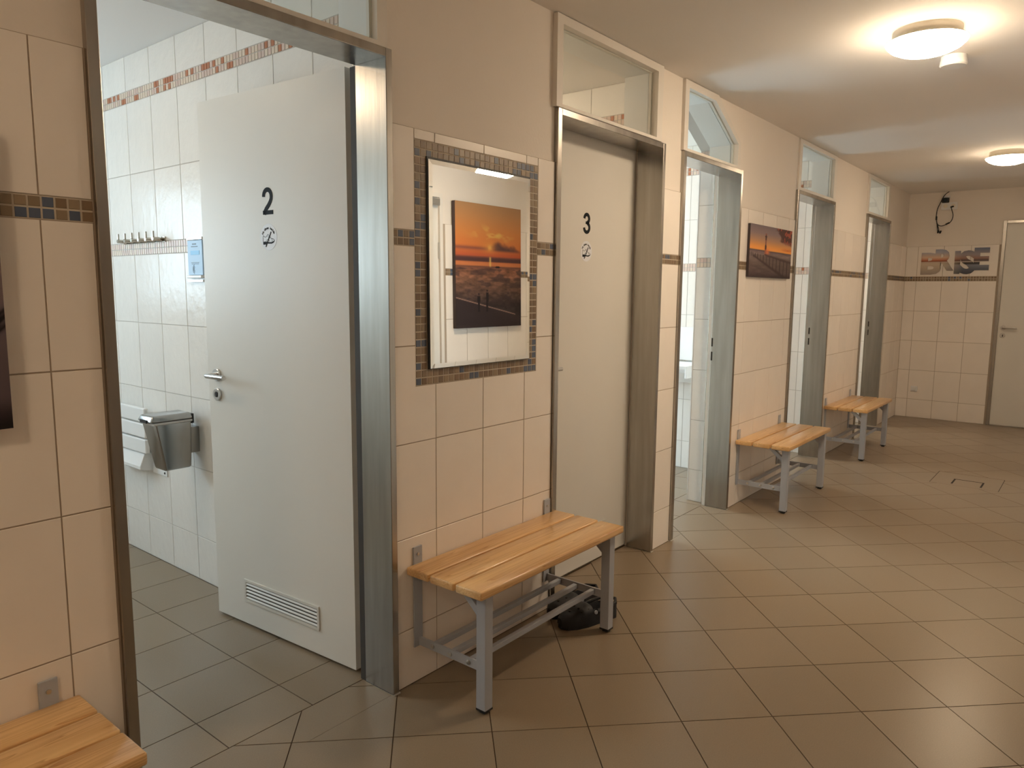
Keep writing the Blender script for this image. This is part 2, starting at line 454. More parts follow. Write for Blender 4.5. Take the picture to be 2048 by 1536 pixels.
# floor hatch: cover tile with a recessed lifting insert
hatch = box('floor_hatch', (HX0, HX1, HY0, HY1, -TT, -0.0004), M['floor_tile'])
tag(hatch, 'square tiled inspection hatch set in the corridor floor near the far benches', 'hatch')
mb = MB()
e = 0.0035
for r in ((HX0 - e, HX0, HY0 - e, HY1 + e), (HX1, HX1 + e, HY0 - e, HY1 + e), (HX0, HX1, HY0 - e, HY0), (HX0, HX1, HY1, HY1 + e)):
    mb.box(*r, -TT, -0.0012)
build(mb, 'joint', M['recess_shade'], hatch)
build(MB().box(6.352, 6.364, -1.214, -1.016, -0.0005, 0.0002), 'slot', M['recess_shade'], hatch)  # dark strips painted in place of the shaded slots
build(MB().box(6.190, 6.358, -1.030, -1.018, -0.0005, 0.0002), 'slot', M['recess_shade'], hatch)
build(MB().box(6.190, 6.358, -1.214, -1.202, -0.0005, 0.0002), 'slot', M['recess_shade'], hatch)

# ---------------------------------------------------------------- wall tiles, corridor
T = M['tile']
ALL_Z = ROWS_LOW + [ST, ZTOP]
def seg_tiles(us):
    zs = ROWS_LOW
    grid_tiles(wall_left, (0, 0, 0), 0.0, us, zs, T)
    grid_tiles(wall_left, (0, 0, 0), 0.0, us, [ST, ZTOP], T)
seg_tiles([0.1075, 0.3605, 0.6135, 0.722])
# piece with the mirror
L0, L1 = 1.622, 2.514
MX0, MX1, MZ0, MZ1 = 1.723, 2.399, 1.068, 1.887
G = [1.8182, 2.0712, 2.3242]
grid_tiles(wall_left, (0, 0, 0), 0.0, [L0] + G + [L1], [0.0, RD, RC, RB], T)
h = 0.00175
for (a, b) in ((L0, MX0), (MX1, L1)):
    grid_tiles(wall_left, (0, 0, 0), 0.0, [a, b], [RA, SB], T); grid_tiles(wall_left, (0, 0, 0), 0.0, [a, b], [ST, ZTOP], T)
poly_tile(wall_left, [(L0 + h, RB + h), (G[0] - h, RB + h), (G[0] - h, MZ0 - h), (MX0 - h, MZ0 - h), (MX0 - h, RA - h), (L0 + h, RA - h)], T)
poly_tile(wall_left, [(G[2] + h, RB + h), (L1 - h, RB + h), (L1 - h, RA - h), (MX1 + h, RA - h), (MX1 + h, MZ0 - h), (G[2] + h, MZ0 - h)], T)
for a, b in ((G[0], G[1]), (G[1], G[2])): put_tile(wall_left, (0, 0, 0), 0.0, a, b, RB, MZ0, T)
for a, b in ((MX0, G[0]), (G[0], G[1]), (G[1], G[2]), (G[2], MX1)): put_tile(wall_left, (0, 0, 0), 0.0, a, b, MZ1, ZTOP, T)
seg_tiles([3.455, 3.660])
seg_tiles([4.468, 4.612, 4.868, 5.122, 5.375, 5.498])
seg_tiles([6.432, 6.56, 6.813, 7.066, 7.319, 7.488])
seg_tiles([8.415, 8.55, 8.803, 9.056, XF])
# far wall
RF = -PI / 2
fu = [0.0, 0.117, 0.370, 0.623, 0.876]
grid_tiles(wall_far, (XF, 0, 0), RF, fu, ROWS_LOW, T); grid_tiles(wall_far, (XF, 0, 0), RF, fu, [ST, ZTOP], T)
# opposite wall (stretch that the mirror shows)
ou = [-7.3, -7.047, -6.794, -6.541, -6.288, -6.035, -5.782, -5.529, -5.276, -5.023, -4.770, -4.517, -4.264, -4.03]
grid_tiles(wall_right, (0, W_OPP, 0), PI, ou, ROWS_LOW, T); grid_tiles(wall_right, (0, W_OPP, 0), PI, ou, [ST, ZTOP], T)

# mosaic
def mgrout(parent, name, *boxes):
    mb = MB()
    for b in boxes: mb.box(*b)
    o = build(mb, name, M['grout_mosaic'], parent); o['kind'] = 'stuff'
g0, g1 = 0.0012, 0.003
mgrout(wall_left, 'mosaic_grout', (0.30, 0.722, g0, g1, SB, ST), (L0, L1, g0, g1, SB, ST), (MX0, MX1, g0, g1, MZ0, SB), (MX0, MX1, g0, g1, ST, MZ1),
       (3.455, 3.660, g0, g1, SB, ST), (4.468, 5.498, g0, g1, SB, ST), (6.432, 7.488, g0, g1, SB, ST), (8.415, XF, g0, g1, SB, ST))
mgrout(wall_far, 'mosaic_grout', (XF + g0, XF + g1, -0.876, 0, SB, ST))
def mos_mat():
    r = random.random()
    return M['mos_blue'] if r < 0.2 else M['mos_taupe'] if r < 0.62 else M['mos_brown']
def mosaic_objs(parent, x0, x1, z0, z1, nx, nz):
    px, pz = (x1 - x0) / nx, (z1 - z0) / nz
    for i in range(nx):
        for j in range(nz):
            put_tile(parent, (0, -0.0002, 0), 0.0, x0 + i * px, x0 + (i + 1) * px, z0 + j * pz, z0 + (j + 1) * pz, mos_mat(), g=0.0042, name='mosaic_piece')
def nn(a, b, p=0.0265): return max(1, round((b - a) / p))
mosaic_objs(wall_left, 0.485, 0.723, SB, ST, 9, 2)
mosaic_objs(wall_left, L0, MX0, SB, ST, 4, 2)
mosaic_objs(wall_left, MX1, L1, SB, ST, 4, 2)
IX0, IX1, IZ0, IZ1 = 1.776, 2.345, 1.121, 1.833
mosaic_objs(wall_left, MX0, MX1, MZ0, IZ0, 25, 2)
mosaic_objs(wall_left, MX0, MX1, IZ1, MZ1, 25, 2)
mosaic_objs(wall_left, MX0, IX0, IZ0, IZ1, 2, 27)
mosaic_objs(wall_left, IX1, MX1, IZ0, IZ1, 2, 27)
MM = [M['mos_taupe'], M['mos_brown'], M['mos_blue']]
def mosaic_stuff(parent, fn, u0, u1, z0, z1, nu, nz, mats, weights, name='mosaic_strip'):
    mb = MB(); pu, pz = (u1 - u0) / nu, (z1 - z0) / nz; g = 0.0022
    for i in range(nu):
        for j in range(nz):
            k = random.choices(range(len(weights)), weights)[0]
            mb.box(*fn(u0 + i * pu + g, u0 + (i + 1) * pu - g), z0 + j * pz + g, z0 + (j + 1) * pz - g, k)
    o = build(mb, name, mats, parent); o['kind'] = 'stuff'
fl = lambda a, b: (a, b, -0.0002, TT)
for a, b in ((3.455, 3.660), (4.468, 5.498), (6.432, 7.488), (8.415, XF)):
    mosaic_stuff(wall_left, fl, a, b, SB, ST, nn(a, b), 2, MM, (4, 4, 2))
mosaic_stuff(wall_far, lambda a, b: (XF - 0.0002, XF + TT, -b, -a), 0, 0.876, SB, ST, 33, 2, MM, (4, 5, 1))
mosaic_stuff(wall_right, lambda a, b: (-b, -a, W_OPP - TT, W_OPP + 0.0002), -7.3, -4.03, SB, ST, 123, 2, MM, (4, 4, 2))

# ---------------------------------------------------------------- cabins
def partition(name, x0, x1, label, tiled=True, yend=YB):
    o = box(name, (x0 + TT, x1, 0.15, yend, -0.01, ZC), M['grout_cabin'])
    tag(o, label, 'wall', kind='structure')
    return o
CZ = [0.0, 0.216, 0.552, 0.888, 1.220, 1.555]
CZ2 = [1.614, 1.946, 2.281]
CZ3 = [2.338, ZC]
def cabin_tiles(parent, xw, y0, y1, strips=True, zmin=0.0):
    cols = [y0] + [0.245 + 0.249 * k for k in range(0, 14) if y0 + 0.02 < 0.245 + 0.249 * k < y1 - 0.02] + [y1]
    us = [-c for c in reversed(cols)]
    for zz in (CZ, CZ2, CZ3):
        zz = [z for z in zz if z >= zmin - 0.4]
        if len(zz) > 1: grid_tiles(parent, (xw, 0, 0), RF, us, zz, M['tile_cabin'])
    f = lambda a, b: (xw - 0.0003, xw + TT, a, b)
    n = nn(y0, y1, 0.0225)
    CM = [M['mos_cream'], M['mos_pink'], M['mos_terra']]
    if zmin < 1.5: mosaic_stuff(parent, f, y0, y1, 1.555, 1.614, n, 2, CM, (5, 5, 0.0 if xw < 2 else 1.2))
    mosaic_stuff(parent, f, y0, y1, 2.281, 2.338, n, 2, CM, (5, 4, 2.4))
p1 = partition('wall_cabin_1', 1.695, 1.80, 'white tiled side wall of the shower cabin behind door 2')
cabin_tiles(p1, 1.695, 0.165, YB)
p2 = partition('wall_cabin_2', 3.53, 3.60, 'tiled side wall of the closed cabin, seen through its fanlight')
cabin_tiles(p2, 3.53, 0.165, YB, zmin=2.0)
p3 = partition('wall_cabin_3', 5.33, 5.43, 'white tiled wall with washbasin in the bright cabin')
cabin_tiles(p3, 5.33, 0.165, YB)
p4 = partition('wall_cabin_4', 6.50, 6.60, 'white tiled side wall of the open cabin between the far benches')
cabin_tiles(p4, 6.50, 0.165, YB)
p5 = partition('wall_cabin_5', 8.50, 8.60, 'white tiled side wall of the last open cabin')
cabin_tiles(p5, 8.50, 0.165, YB)
p0 = box('wall_cabin_6', (-0.50, -0.40, 0.15, YB, -0.01, ZC), M['tile_cabin'])
tag(p0, 'left side wall of the shower cabin behind door 2', 'wall', kind='structure')
# stub with slanted head in cabin 3
mb = MB().prism([(4.497, 0.0), (4.62, 0.0), (4.62, ZC), (4.10, ZC), (4.497, 2.285)], 1, 0.15, 0.285)
stub = build(mb, 'wall_stub', M['grout_cabin']); tag(stub, 'short tiled pier with slanted head inside the bright cabin', 'wall', kind='structure')
grid_tiles(stub, (4.495, 0, 0), RF, [-0.2845, -0.167], CZ, M['tile_cabin']); grid_tiles(stub, (4.495, 0, 0), RF, [-0.2845, -0.167], [1.614, 1.946, 2.225], M['tile_cabin'])
build(MB().box(4.4945, 4.497, 0.2848, 0.2905, 0, 2.28), 'edge_trim', M['white_plastic'], stub)
mosaic_stuff(stub, lambda a, b: (4.4945, 4.497, a, b), 0.167, 0.2845, 1.555, 1.614, 5, 2, [M['mos_cream'], M['mos_pink'], M['mos_terra']], (5, 4, 2))
mosaic_stuff(stub, lambda a, b: (4.4945, 4.497, a, b), 0.167, 0.2845, 2.228, 2.282, 5, 2, [M['mos_cream'], M['mos_pink'], M['mos_terra']], (5, 4, 3))
# back walls with windows
WINS = [(-0.35, 0.98, 1.25, 2.12), (2.2, 3.1, 1.9, 2.25), (3.66, 5.28, 0.40, 2.38), (5.48, 6.45, 0.30, 2.38), (6.9, 8.2, 1.40, 2.30)]
mb = MB()
xs = [-1.5] + [w for W in WINS for w in W[:2]] + [XF]
for i in range(0, len(xs), 2): mb.box(xs[i], xs[i + 1], YB, YB + 0.12, -0.01, ZC)
for (a, b, c, d) in WINS: mb.box(a, b, YB, YB + 0.12, -0.01, c); mb.box(a, b, YB, YB + 0.12, d, ZC)
wall_outer = build(mb, 'wall_outer', M['tile_cabin']); tag(wall_outer, 'outside wall at the back of the cabins with daylight windows', 'wall', kind='structure')
for k, (a, b, c, d) in enumerate(WINS):
    w = empty('window_%d' % (k + 6), ((a + b) / 2, YB + 0.06, c)); tag(w, 'cabin window in the outside wall', 'window', kind='structure')
    hw = (b - a) / 2
    mb = MB(); t = 0.05
    mb.box(-hw, hw, -0.03, 0.03, 0, t).box(-hw, hw, -0.03, 0.03, d - c - t, d - c).box(-hw, -hw + t, -0.03, 0.03, t, d - c - t).box(hw - t, hw, -0.03, 0.03, t, d - c - t)
    build(mb, 'window_frame', M['white_frame'], w)
    build(MB().box(-hw + t, hw - t, -0.003, 0.003, t, d - c - t), 'pane', M['glass'], w)
    ld = bpy.data.lights.new('window_portal', 'AREA'); ld.shape = 'RECTANGLE'; ld.size = b - a; ld.size_y = d - c; ld.cycles.is_portal = True
    lo = bpy.data.objects.new('window_portal', ld); COL.objects.link(lo); lo.location = ((a + b) / 2, YB + 0.11, (c + d) / 2); lo.rotation_euler = (-PI / 2, 0, 0)

# ---------------------------------------------------------------- door frames and leaves
YF = -0.012
def door_frame(n):
    a, b, c, e = DOORS[n]
    d = empty('door_%d' % n, ((a + e) / 2, 0, 0)); ox = (a + e) / 2
    for s in (0, 1):
        if s == 0: pr = [(a, YF), (b, YF), (b, 0.137), (b - 0.016, 0.137), (b - 0.016, 0.170), (a - 0.02, 0.170), (a - 0.02, 0.1655), (a, 0.1655)]
        else: pr = [(e, YF), (c, YF), (c, 0.137), (c + 0.016, 0.137), (c + 0.016, 0.170), (e + 0.02, 0.170), (e + 0.02, 0.1655), (e, 0.1655)]
        j = build(MB().prism([(x - ox, y) for x, y in pr], 2, 0.0, HEAD1), 'jamb', M['steel'], d, bevel=0.0018, bseg=2)
    mb = MB().prism([(YF, HEAD1), (YF, HEAD0), (0.137, HEAD0), (0.137, HEAD0 + 0.016), (0.170, HEAD0 + 0.016), (0.170, HEAD1)], 0, b - 0.0005 - ox, c + 0.0005 - ox)
    build(mb, 'frame_head', M['steel'], d, bevel=0.0018)
    mb = MB().box(a - ox - 0.002, b - ox, YF - 0.004, 0.135, 0, 0.004).box(c - ox, e - ox + 0.002, YF - 0.004, 0.135, 0, 0.004)
    build(mb, 'silicone_joint', M['silicone'], d)
    if n >= 3:   # strike plate cut-outs on the lock side, their shade drawn as dark boxes
        sx = c - ox
        for (z0, z1) in ((1.052, 1.106), (0.962, 1.018)):
            build(MB().box(sx - 0.0006, sx + 0.002, 0.127, 0.1368, z0, z1), 'strike_slot', M['recess_shade'], d)
    return d, ox

def ribbon(pts, w, t0=0.0, t1=0.0012, close=False):
    """flat thick polyline in XZ plane (x, z), thickness along -y"""
    mb = MB(); n = len(pts); L_, R_ = [], []
    for i in range(n):
        p0 = Vector(pts[max(i - 1, 0)]); p1 = Vector(pts[min(i + 1, n - 1)])
        d = (p1 - p0).normalized(); nrm = Vector((-d.y, d.x)); p = Vector(pts[i])
        ww = w[i] if isinstance(w, (list, tuple)) else w
        L_.append(p + nrm * ww / 2); R_.append(p - nrm * ww / 2)
    o = 0
    for i in range(n):
        for q in (L_[i], R_[i]):
            mb.v.append((q.x, -t1, q.y)); mb.v.append((q.x, -t0, q.y))
    for i in range(n - 1):
        k = 4 * i
        mb.f += [(k, k + 2, k + 6, k + 4), (k + 1, k + 5, k + 7, k + 3), (k, k + 4, k + 5, k + 1), (k + 2, k + 3, k + 7, k + 6)]
    mb.f += [(0, 1, 3, 2), (4 * n - 4, 4 * n - 2, 4 * n - 1, 4 * n - 3)]
    mb.mi = [0] * len(mb.f)
    return mb
def merge(*mbs):
    r = MB()
    for m in mbs:
        o = len(r.v); r.v += m.v; r.f += [tuple(o + i for i in f) for f in m.f]; r.mi += m.mi
    return r
def arc(cx, cz, rx, rz, a0, a1, n=14):
    return [(cx + rx * math.cos(math.radians(a0 + (a1 - a0) * i / n)), cz + rz * math.sin(math.radians(a0 + (a1 - a0) * i / n))) for i in range(n + 1)]
def digit(ch):
    # box 0.060 wide, 0.098 tall, centred at x=0, base z=0
    w = 0.0165
    if ch == '2':
        p = arc(0, 0.066, 0.0225, 0.024, 183, 0, 12) + [(0.0215, 0.056), (0.016, 0.046), (0.006, 0.034), (-0.008, 0.022), (-0.0165, 0.012), (-0.0195, 0.0)]
        return merge(ribbon(p, w), ribbon([(-0.0285, 0.0075), (0.031, 0.0075)], 0.015))
    p = arc(-0.001, 0.070, 0.0205, 0.0205, 178, 0, 10) + arc(-0.001, 0.070, 0.0205, 0.0175, -10, -80, 5)
    q = arc(0.0, 0.029, 0.0225, 0.0215, 80, 0, 5) + arc(0.0, 0.029, 0.0225, 0.0215, -12, -178, 12)
    return merge(ribbon(p, w), ribbon(q, w), ribbon([(-0.009, 0.0515), (0.006, 0.0515)], 0.013))
def text_mesh(txt, size, m, name, extrude=0.0006, offset=0.0, sx=1.0):
    cu = bpy.data.curves.new(name, 'FONT'); cu.body = txt; cu.size = size; cu.extrude = extrude; cu.offset = offset
    cu.align_x = 'CENTER'; cu.resolution_u = 3
    ob = bpy.data.objects.new(name, cu); COL.objects.link(ob)
    dg = bpy.context.evaluated_depsgraph_get(); dg.update()
    me = bpy.data.meshes.new_from_object(ob.evaluated_get(dg))
    bpy.data.objects.remove(ob)
    me.materials.clear(); me.materials.append(m)
    if sx != 1.0:
        for v in me.vertices: v.co.x *= sx
    return me
def sticker_print():
    parts = []
    # shoe outline, x across, z up, centred
    up_ = [(-0.036, -0.012), (-0.0365, 0.004), (-0.034, 0.012), (-0.026, 0.006), (-0.016, 0.006), (-0.008, 0.013), (-0.003, 0.0165), (0.004, 0.009), (0.012, 0.002), (0.020, -0.002), (0.030, -0.003), (0.0375, -0.008), (0.0375, -0.013)]
    parts.append(ribbon(up_, 0.0019, t1=0.0012))
    sole = [(-0.036, -0.0165), (-0.016, -0.0165), (0.000, -0.0185), (0.018, -0.019), (0.030, -0.016), (0.038, -0.010)]
    parts.append(ribbon(sole, [0.008, 0.008, 0.006, 0.0065, 0.006, 0.003], t1=0.0013))
    parts.append(ribbon([(-0.036, -0.022), (-0.016, -0.022)], 0.006, t1=0.0013))
    parts.append(ribbon([(-0.018, -0.012), (-0.012, -0.006), (-0.004, -0.004), (0.004, -0.008), (0.006, -0.013)], 0.0014, t1=0.0012))
    parts.append(ribbon([(0.021, -0.002), (0.023, -0.009), (0.022, -0.014)], 0.0014, t1=0.0012))
    parts.append(ribbon([(-0.006, 0.009), (0.002, 0.004), (0.006, 0.000)], 0.0014, t1=0.0012))
    parts.append(ribbon([(0.018, 0.026), (-0.019, -0.034)], 0.0048, t1=0.0018))
    r = merge(*parts); r.v = [(x * 0.9, y, z * 0.9) for x, y, z in r.v]
    return r
STK = None
def sticker_text_mesh():
    txt = 'No shoes inside'; bm = bmesh.new(); R_ = 0.0345
    for i, ch in enumerate(txt):
        if ch == ' ': continue
        me = text_mesh(ch, 0.0125, M['ink'], 'print_char', 0.0005, 0.0004)
        a = math.radians(150 - i * (120 / (len(txt) - 1)))
        mt = Matrix.Translation((R_ * math.cos(a), 0, R_ * math.sin(a))) @ Matrix.Rotation(-(a - PI / 2), 4, 'Y') @ Matrix.Rotation(PI / 2, 4, 'X')
        me.transform(mt); bm.from_mesh(me)
    me = bpy.data.meshes.new('sticker_text'); bm.to_mesh(me); bm.free(); me.materials.append(M['ink'])
    return me

def leaf(parent, P0, d, width, mirror=False, number=None, z0=0.012, z1=2.122):
    """front face starts at P0 (hinge side) and runs along d; local X: 0..-width from hinge when not mirrored"""
    # local frame: x axis = -d (towards hinge) so that front normal = -y local
    sx = -1 if not mirror else 1
    ang = math.atan2(-d[1], -d[0]) if not mirror else math.atan2(d[1], d[0])
    t = 0.040
    mb = MB()
    xa, xb = (-width, 0.0) if not mirror else (0.0, width)
    mb.box(xa, xb, 0.0, 0.028, z0, z1)
    mb.box(xa + 0.013, xb - 0.013, 0.0275, t, z0 - 0.0 + 0.004, z1 - 0.013)
    o = build(mb, 'leaf', M['leaf'], parent, (P0[0], P0[1], 0), ang)
    o.location = (P0[0] - parent.location.x, P0[1] - parent.location.y, 0)
    hx = sx * (width - 0.062)
    # lever, neck, rose, lock
    build(MB().lathe([(0.026, 0), (0.026, -0.007), (0.024, -0.009), (0, -0.009)], 28, (hx, 0, 1.043), 1), 'rose', M['steel_light'], o, smooth=True)
    pts = [(hx, -0.008, 1.043), (hx, -0.044, 1.043), (hx - sx * 0.003, -0.052, 1.043), (hx - sx * 0.011, -0.055, 1.043), (hx - sx * 0.125, -0.055, 1.043)]
    build(MB().tube(pts, 0.0095, 14), 'door_handle', M['steel_light'], o, smooth=True)
    build(MB().lathe([(0.026, 0), (0.026, -0.007), (0.024, -0.009), (0.013, -0.009), (0.012, -0.006), (0, -0.006)], 28, (hx, 0, 0.962), 1), 'lock_rose', M['steel_light'], o, smooth=True)
    build(merge(MB().lathe([(0.006, -0.0062), (0.006, -0.0105), (0, -0.0105)], 14, (hx, 0, 0.967), 1), MB().box(hx - 0.0035, hx + 0.0035, -0.0105, -0.0062, 0.951, 0.966)), 'lock_cylinder', M['black'], o)
    # ventilation grille
    vx0, vx1, vz0, vz1 = sx * (width / 2) - 0.232, sx * (width / 2) + 0.232, 0.108, 0.205
    fr = 0.012
    mb = MB().box(vx0, vx1, -0.005, 0, vz0, vz0 + fr).box(vx0, vx1, -0.005, 0, vz1 - fr, vz1).box(vx0, vx0 + fr, -0.005, 0, vz0 + fr, vz1 - fr).box(vx1 - fr, vx1, -0.005, 0, vz0 + fr, vz1 - fr)
    build(mb, 'vent_frame', M['vent'], o, bevel=0.0015)
    build(MB().box(vx0 + fr, vx1 - fr, -0.0008, -0.0002, vz0 + fr, vz1 - fr), 'vent_back', M['vent_dark'], o)
    ns = 5; ph = (vz1 - vz0 - 2 * fr) / ns
    sl = None
    for i in range(ns):
        zc = vz0 + fr + (i + 0.5) * ph
        if sl is None:
            mbs = MB().prism([(-0.0008, 0.0010), (-0.0045, -0.0040), (-0.0045, -0.0012), (-0.0008, 0.0030)], 0, vx0 + fr, vx1 - fr)
            sl = mbs.mesh('slat', M['vent'])
        link('slat', sl, o, (0, 0, zc))
    if number:
        nx = sx * width / 2
        build(digit(number), 'number', M['ink'], o, (nx, 0, 1.667))
        build(MB().lathe([(0.0485, 0), (0.0485, -0.0007), (0, -0.0007)], 40, (nx, 0, 1.585), 1), 'sticker', M['sticker'], o)
        build(sticker_print(), 'sticker_pictogram', M['ink'], o, (nx, 0, 1.580))
        link('sticker_text', sticker_text_mesh(), o, (nx, -0.0008, 1.580))
    return o
LBL = {1: 'brushed steel door frame with white door 2 standing open', 2: 'brushed steel door frame with closed white door 3',
       3: 'brushed steel door frame of the bright cabin under the slanted fanlight', 4: 'brushed steel door frame of the open cabin beside the lighthouse picture',
       5: 'brushed steel door frame of the last open cabin by the end wall'}
for n in DOORS:
    d, ox = door_frame(n); tag(d, LBL[n], 'door', kind='structure')
    a, b, c, e = DOORS[n]
    if n == 1:
        ang = math.atan2(0.848, -0.056)
        leaf(d, (1.6095, 0.208), (math.cos(ang), math.sin(ang)), 0.852, number='2')
        build(MB().box(c - ox + 0.004, c - ox + 0.015, 0.140, 0.168, 0, HEAD0), 'seal', M['seal'], d)
    elif n == 2:
        leaf(d, (c + 0.012, 0.150), (-1, 0), c - b + 0.024, number='3')
    else:
        leaf(d, (b - 0.010, 0.176), (0.03, 1), c - b + 0.018, mirror=True)

# far door
fd = empty('door_6', (XF, -1.36, 0)); tag(fd, 'closed white door in the far end wall with steel frame', 'door', kind='structure')
fdj = 0.026
build(MB().box(-0.014, 0.012, 0.433, 0.466, 0, 2.165), 'jamb', M['steel'], fd, bevel=0.002)
build(MB().box(-0.014, 0.012, -0.466, -0.433, 0, 2.165), 'jamb', M['steel'], fd, bevel=0.002)
build(MB().box(-0.014, 0.012, -0.433, 0.433, 2.137, 2.165), 'frame_head', M['steel'], fd, bevel=0.002)
fl_ = build(MB().box(-0.006, 0.010, -0.431, 0.431, 0.010, 2.134), 'leaf', M['leaf'], fd, bevel=0.001)
build(MB().lathe([(0.026, -0.006), (0.026, -0.013), (0.024, -0.015), (0, -0.015)], 28, (0, 0.385, 1.050), 0), 'rose', M['steel_light'], fl_, smooth=True)
build(MB().tube([(-0.014, 0.385, 1.05), (-0.050, 0.385, 1.05), (-0.058, 0.381, 1.05), (-0.060, 0.374, 1.05), (-0.060, 0.258, 1.05)], 0.0095, 14), 'door_handle', M['steel_light'], fl_, smooth=True)
build(MB().lathe([(0.026, -0.006), (0.026, -0.013), (0.024, -0.015), (0, -0.015)], 28, (0, 0.385, 0.968), 0), 'lock_rose', M['steel_light'], fl_, smooth=True)
build(MB().box(-0.0165, -0.0148, 0.381, 0.389, 0.955, 0.978), 'lock_cylinder', M['black'], fl_)

# door in the opposite wall (shows in the mirror)
od = empty('door_7', (3.51, W_OPP, 0)); tag(od, 'white door with grey closer in the opposite wall, reflected in the mirror', 'door', kind='structure')
build(MB().box(0.455, 0.487, -0.15, 0.012, 0, 2.14), 'jamb', M['white_frame'], od); build(MB().box(-0.487, -0.455, -0.15, 0.012, 0, 2.14), 'jamb', M['white_frame'], od)
build(MB().box(-0.455, 0.455, -0.15, 0.012, 2.108, 2.14), 'frame_head', M['white_frame'], od)
ol = build(MB().box(-0.453, 0.453, -0.045, -0.004, 0.01, 2.105), 'leaf', M['leaf'], od, bevel=0.001)
build(MB().box(0.10, 0.44, -0.004, 0.035, 2.045, 2.095), 'door_closer', M['steel_light'], ol, bevel=0.004)
build(MB().tube([(0.452, 0.003, 1.66), (0.452, 0.003, 1.78)], 0.008, 10), 'hinge', M['steel_light'], ol)

# ---------------------------------------------------------------- fanlights over the doors
def fanlight(n, outer, inner, yf, label):
    x0 = min(p[0] for p in outer); cx = x0
    w = empty('window_%d' % n, (cx, 0, 2.137)); tag(w, label, 'window', kind='structure')
    S = lambda P_: [(x - cx, z - 2.137) for x, z in P_]
    o, i = S(outer), S(inner); N = len(o)
    for k in range(N):
        j = (k + 1) % N
        build(MB().prism([o[k], o[j], i[j], i[k]], 1, yf, 0.026), 'frame_bar', M['white_frame'], w)
    build(MB().prism(i, 1, 0.016, 0.020), 'pane', M['glass'], w)
    # bead and reveal lining boards
    for k in range(N):
        j = (k + 1) % N
        if k == 0: continue
        def off(p, s):
            c = (sum(q[0] for q in i) / N, sum(q[1] for q in i) / N)
            return (p[0] + (c[0] - p[0]) * s, p[1] + (c[1] - p[1]) * s)
        build(MB().prism([i[k], i[j], off(i[j], 0.022), off(i[k], 0.022)], 1, 0.021, 0.034), 'glazing_bead', M['white_frame'], w)
        build(MB().prism([o[k], o[j], off(i[j], 0.012), off(i[k], 0.012)], 1, 0.0385, 0.172), 'lining_board', M['white_plastic'], w)
    return w
R4 = lambda a, b, zt=2.497, zb=2.138: [(a, zb), (b, zb), (b, zt), (a, zt)]
fanlight(1, R4(0.715, 1.607), [(0.755, 2.152), (1.567, 2.152), (1.567, 2.462), (0.755, 2.462)], -0.006, 'clear fanlight above the doorway of door 2')
fanlight(2, R4(2.499, 3.400), [(2.540, 2.152), (3.347, 2.152), (3.347, 2.462), (2.540, 2.462)], -0.014, 'clear fanlight above the closed door 3')
fanlight(3, [(3.652, 2.138), (4.414, 2.138), (4.414, 2.292), (4.068, 2.497), (3.652, 2.497)],
         [(3.697, 2.152), (4.378, 2.152), (4.378, 2.278), (4.033, 2.460), (3.697, 2.460)], -0.010, 'clear fanlight with one slanted corner above the bright cabin doorway')
fanlight(4, R4(5.512, 6.440), [(5.566, 2.160), (6.375, 2.160), (6.375, 2.468), (5.566, 2.468)], -0.004, 'clear fanlight above the open cabin beside the lighthouse picture')
fanlight(5, R4(7.470, 8.345), [(7.525, 2.160), (8.262, 2.160), (8.262, 2.468), (7.525, 2.468)], -0.004, 'clear fanlight above the last cabin doorway')
# plaster infill beside fanlights that are narrower than their doorway
mb = MB().box(3.400, 3.445, 0.006, WT, 2.138, ZC).box(8.345, 8.405, 0.006, WT, 2.138, ZC).box(1.6065, 1.612, 0.006, WT, 2.138, ZC)
build(mb, 'infill', M['plaster'], wall_left)

# ---------------------------------------------------------------- mirror
mi = empty('wall_mirror', (2.060, -0.003, 1.477)); mi.rotation_euler = (math.radians(-0.45), 0, 0)
tag(mi, 'rectangular mirror with slanted edges surrounded by mosaic on the tiled wall', 'mirror')
hw, hh, bv = 0.279, 0.353, 0.016
build(MB().box(-hw - 0.005, hw + 0.004, -0.004, 0.002, -hh - 0.002, hh + 0.008), 'shadow_gap_backing', M['black'], mi)  # black rim past the glass stands in for the shadow gap around it
build(MB().box(-hw + bv, hw - bv, -0.0085, -0.004, -hh + bv, hh - bv), 'glass', M['mirror'], mi)
co = [(-hw, -hh), (hw, -hh), (hw, hh), (-hw, hh)]; ci = [(-hw + bv, -hh + bv), (hw - bv, -hh + bv), (hw - bv, hh - bv), (-hw + bv, hh - bv)]
for k in range(4):
    j = (k + 1) % 4
    m_ = MB(); m_.v = [(co[k][0], -0.0066, co[k][1]), (co[j][0], -0.0066, co[j][1]), (ci[j][0], -0.0085, ci[j][1]), (ci[k][0], -0.0085, ci[k][1]),
                       (co[k][0], -0.004, co[k][1]), (co[j][0], -0.004, co[j][1]), (ci[j][0], -0.004, ci[j][1]), (ci[k][0], -0.004, ci[k][1])]
    m_.f = [(0, 1, 2, 3), (7, 6, 5, 4), (0, 4, 5, 1), (1, 5, 6, 2), (2, 6, 7, 3), (3, 7, 4, 0)]; m_.mi = [0] * 6
    build(m_, 'bevel', M['mirror'], mi)

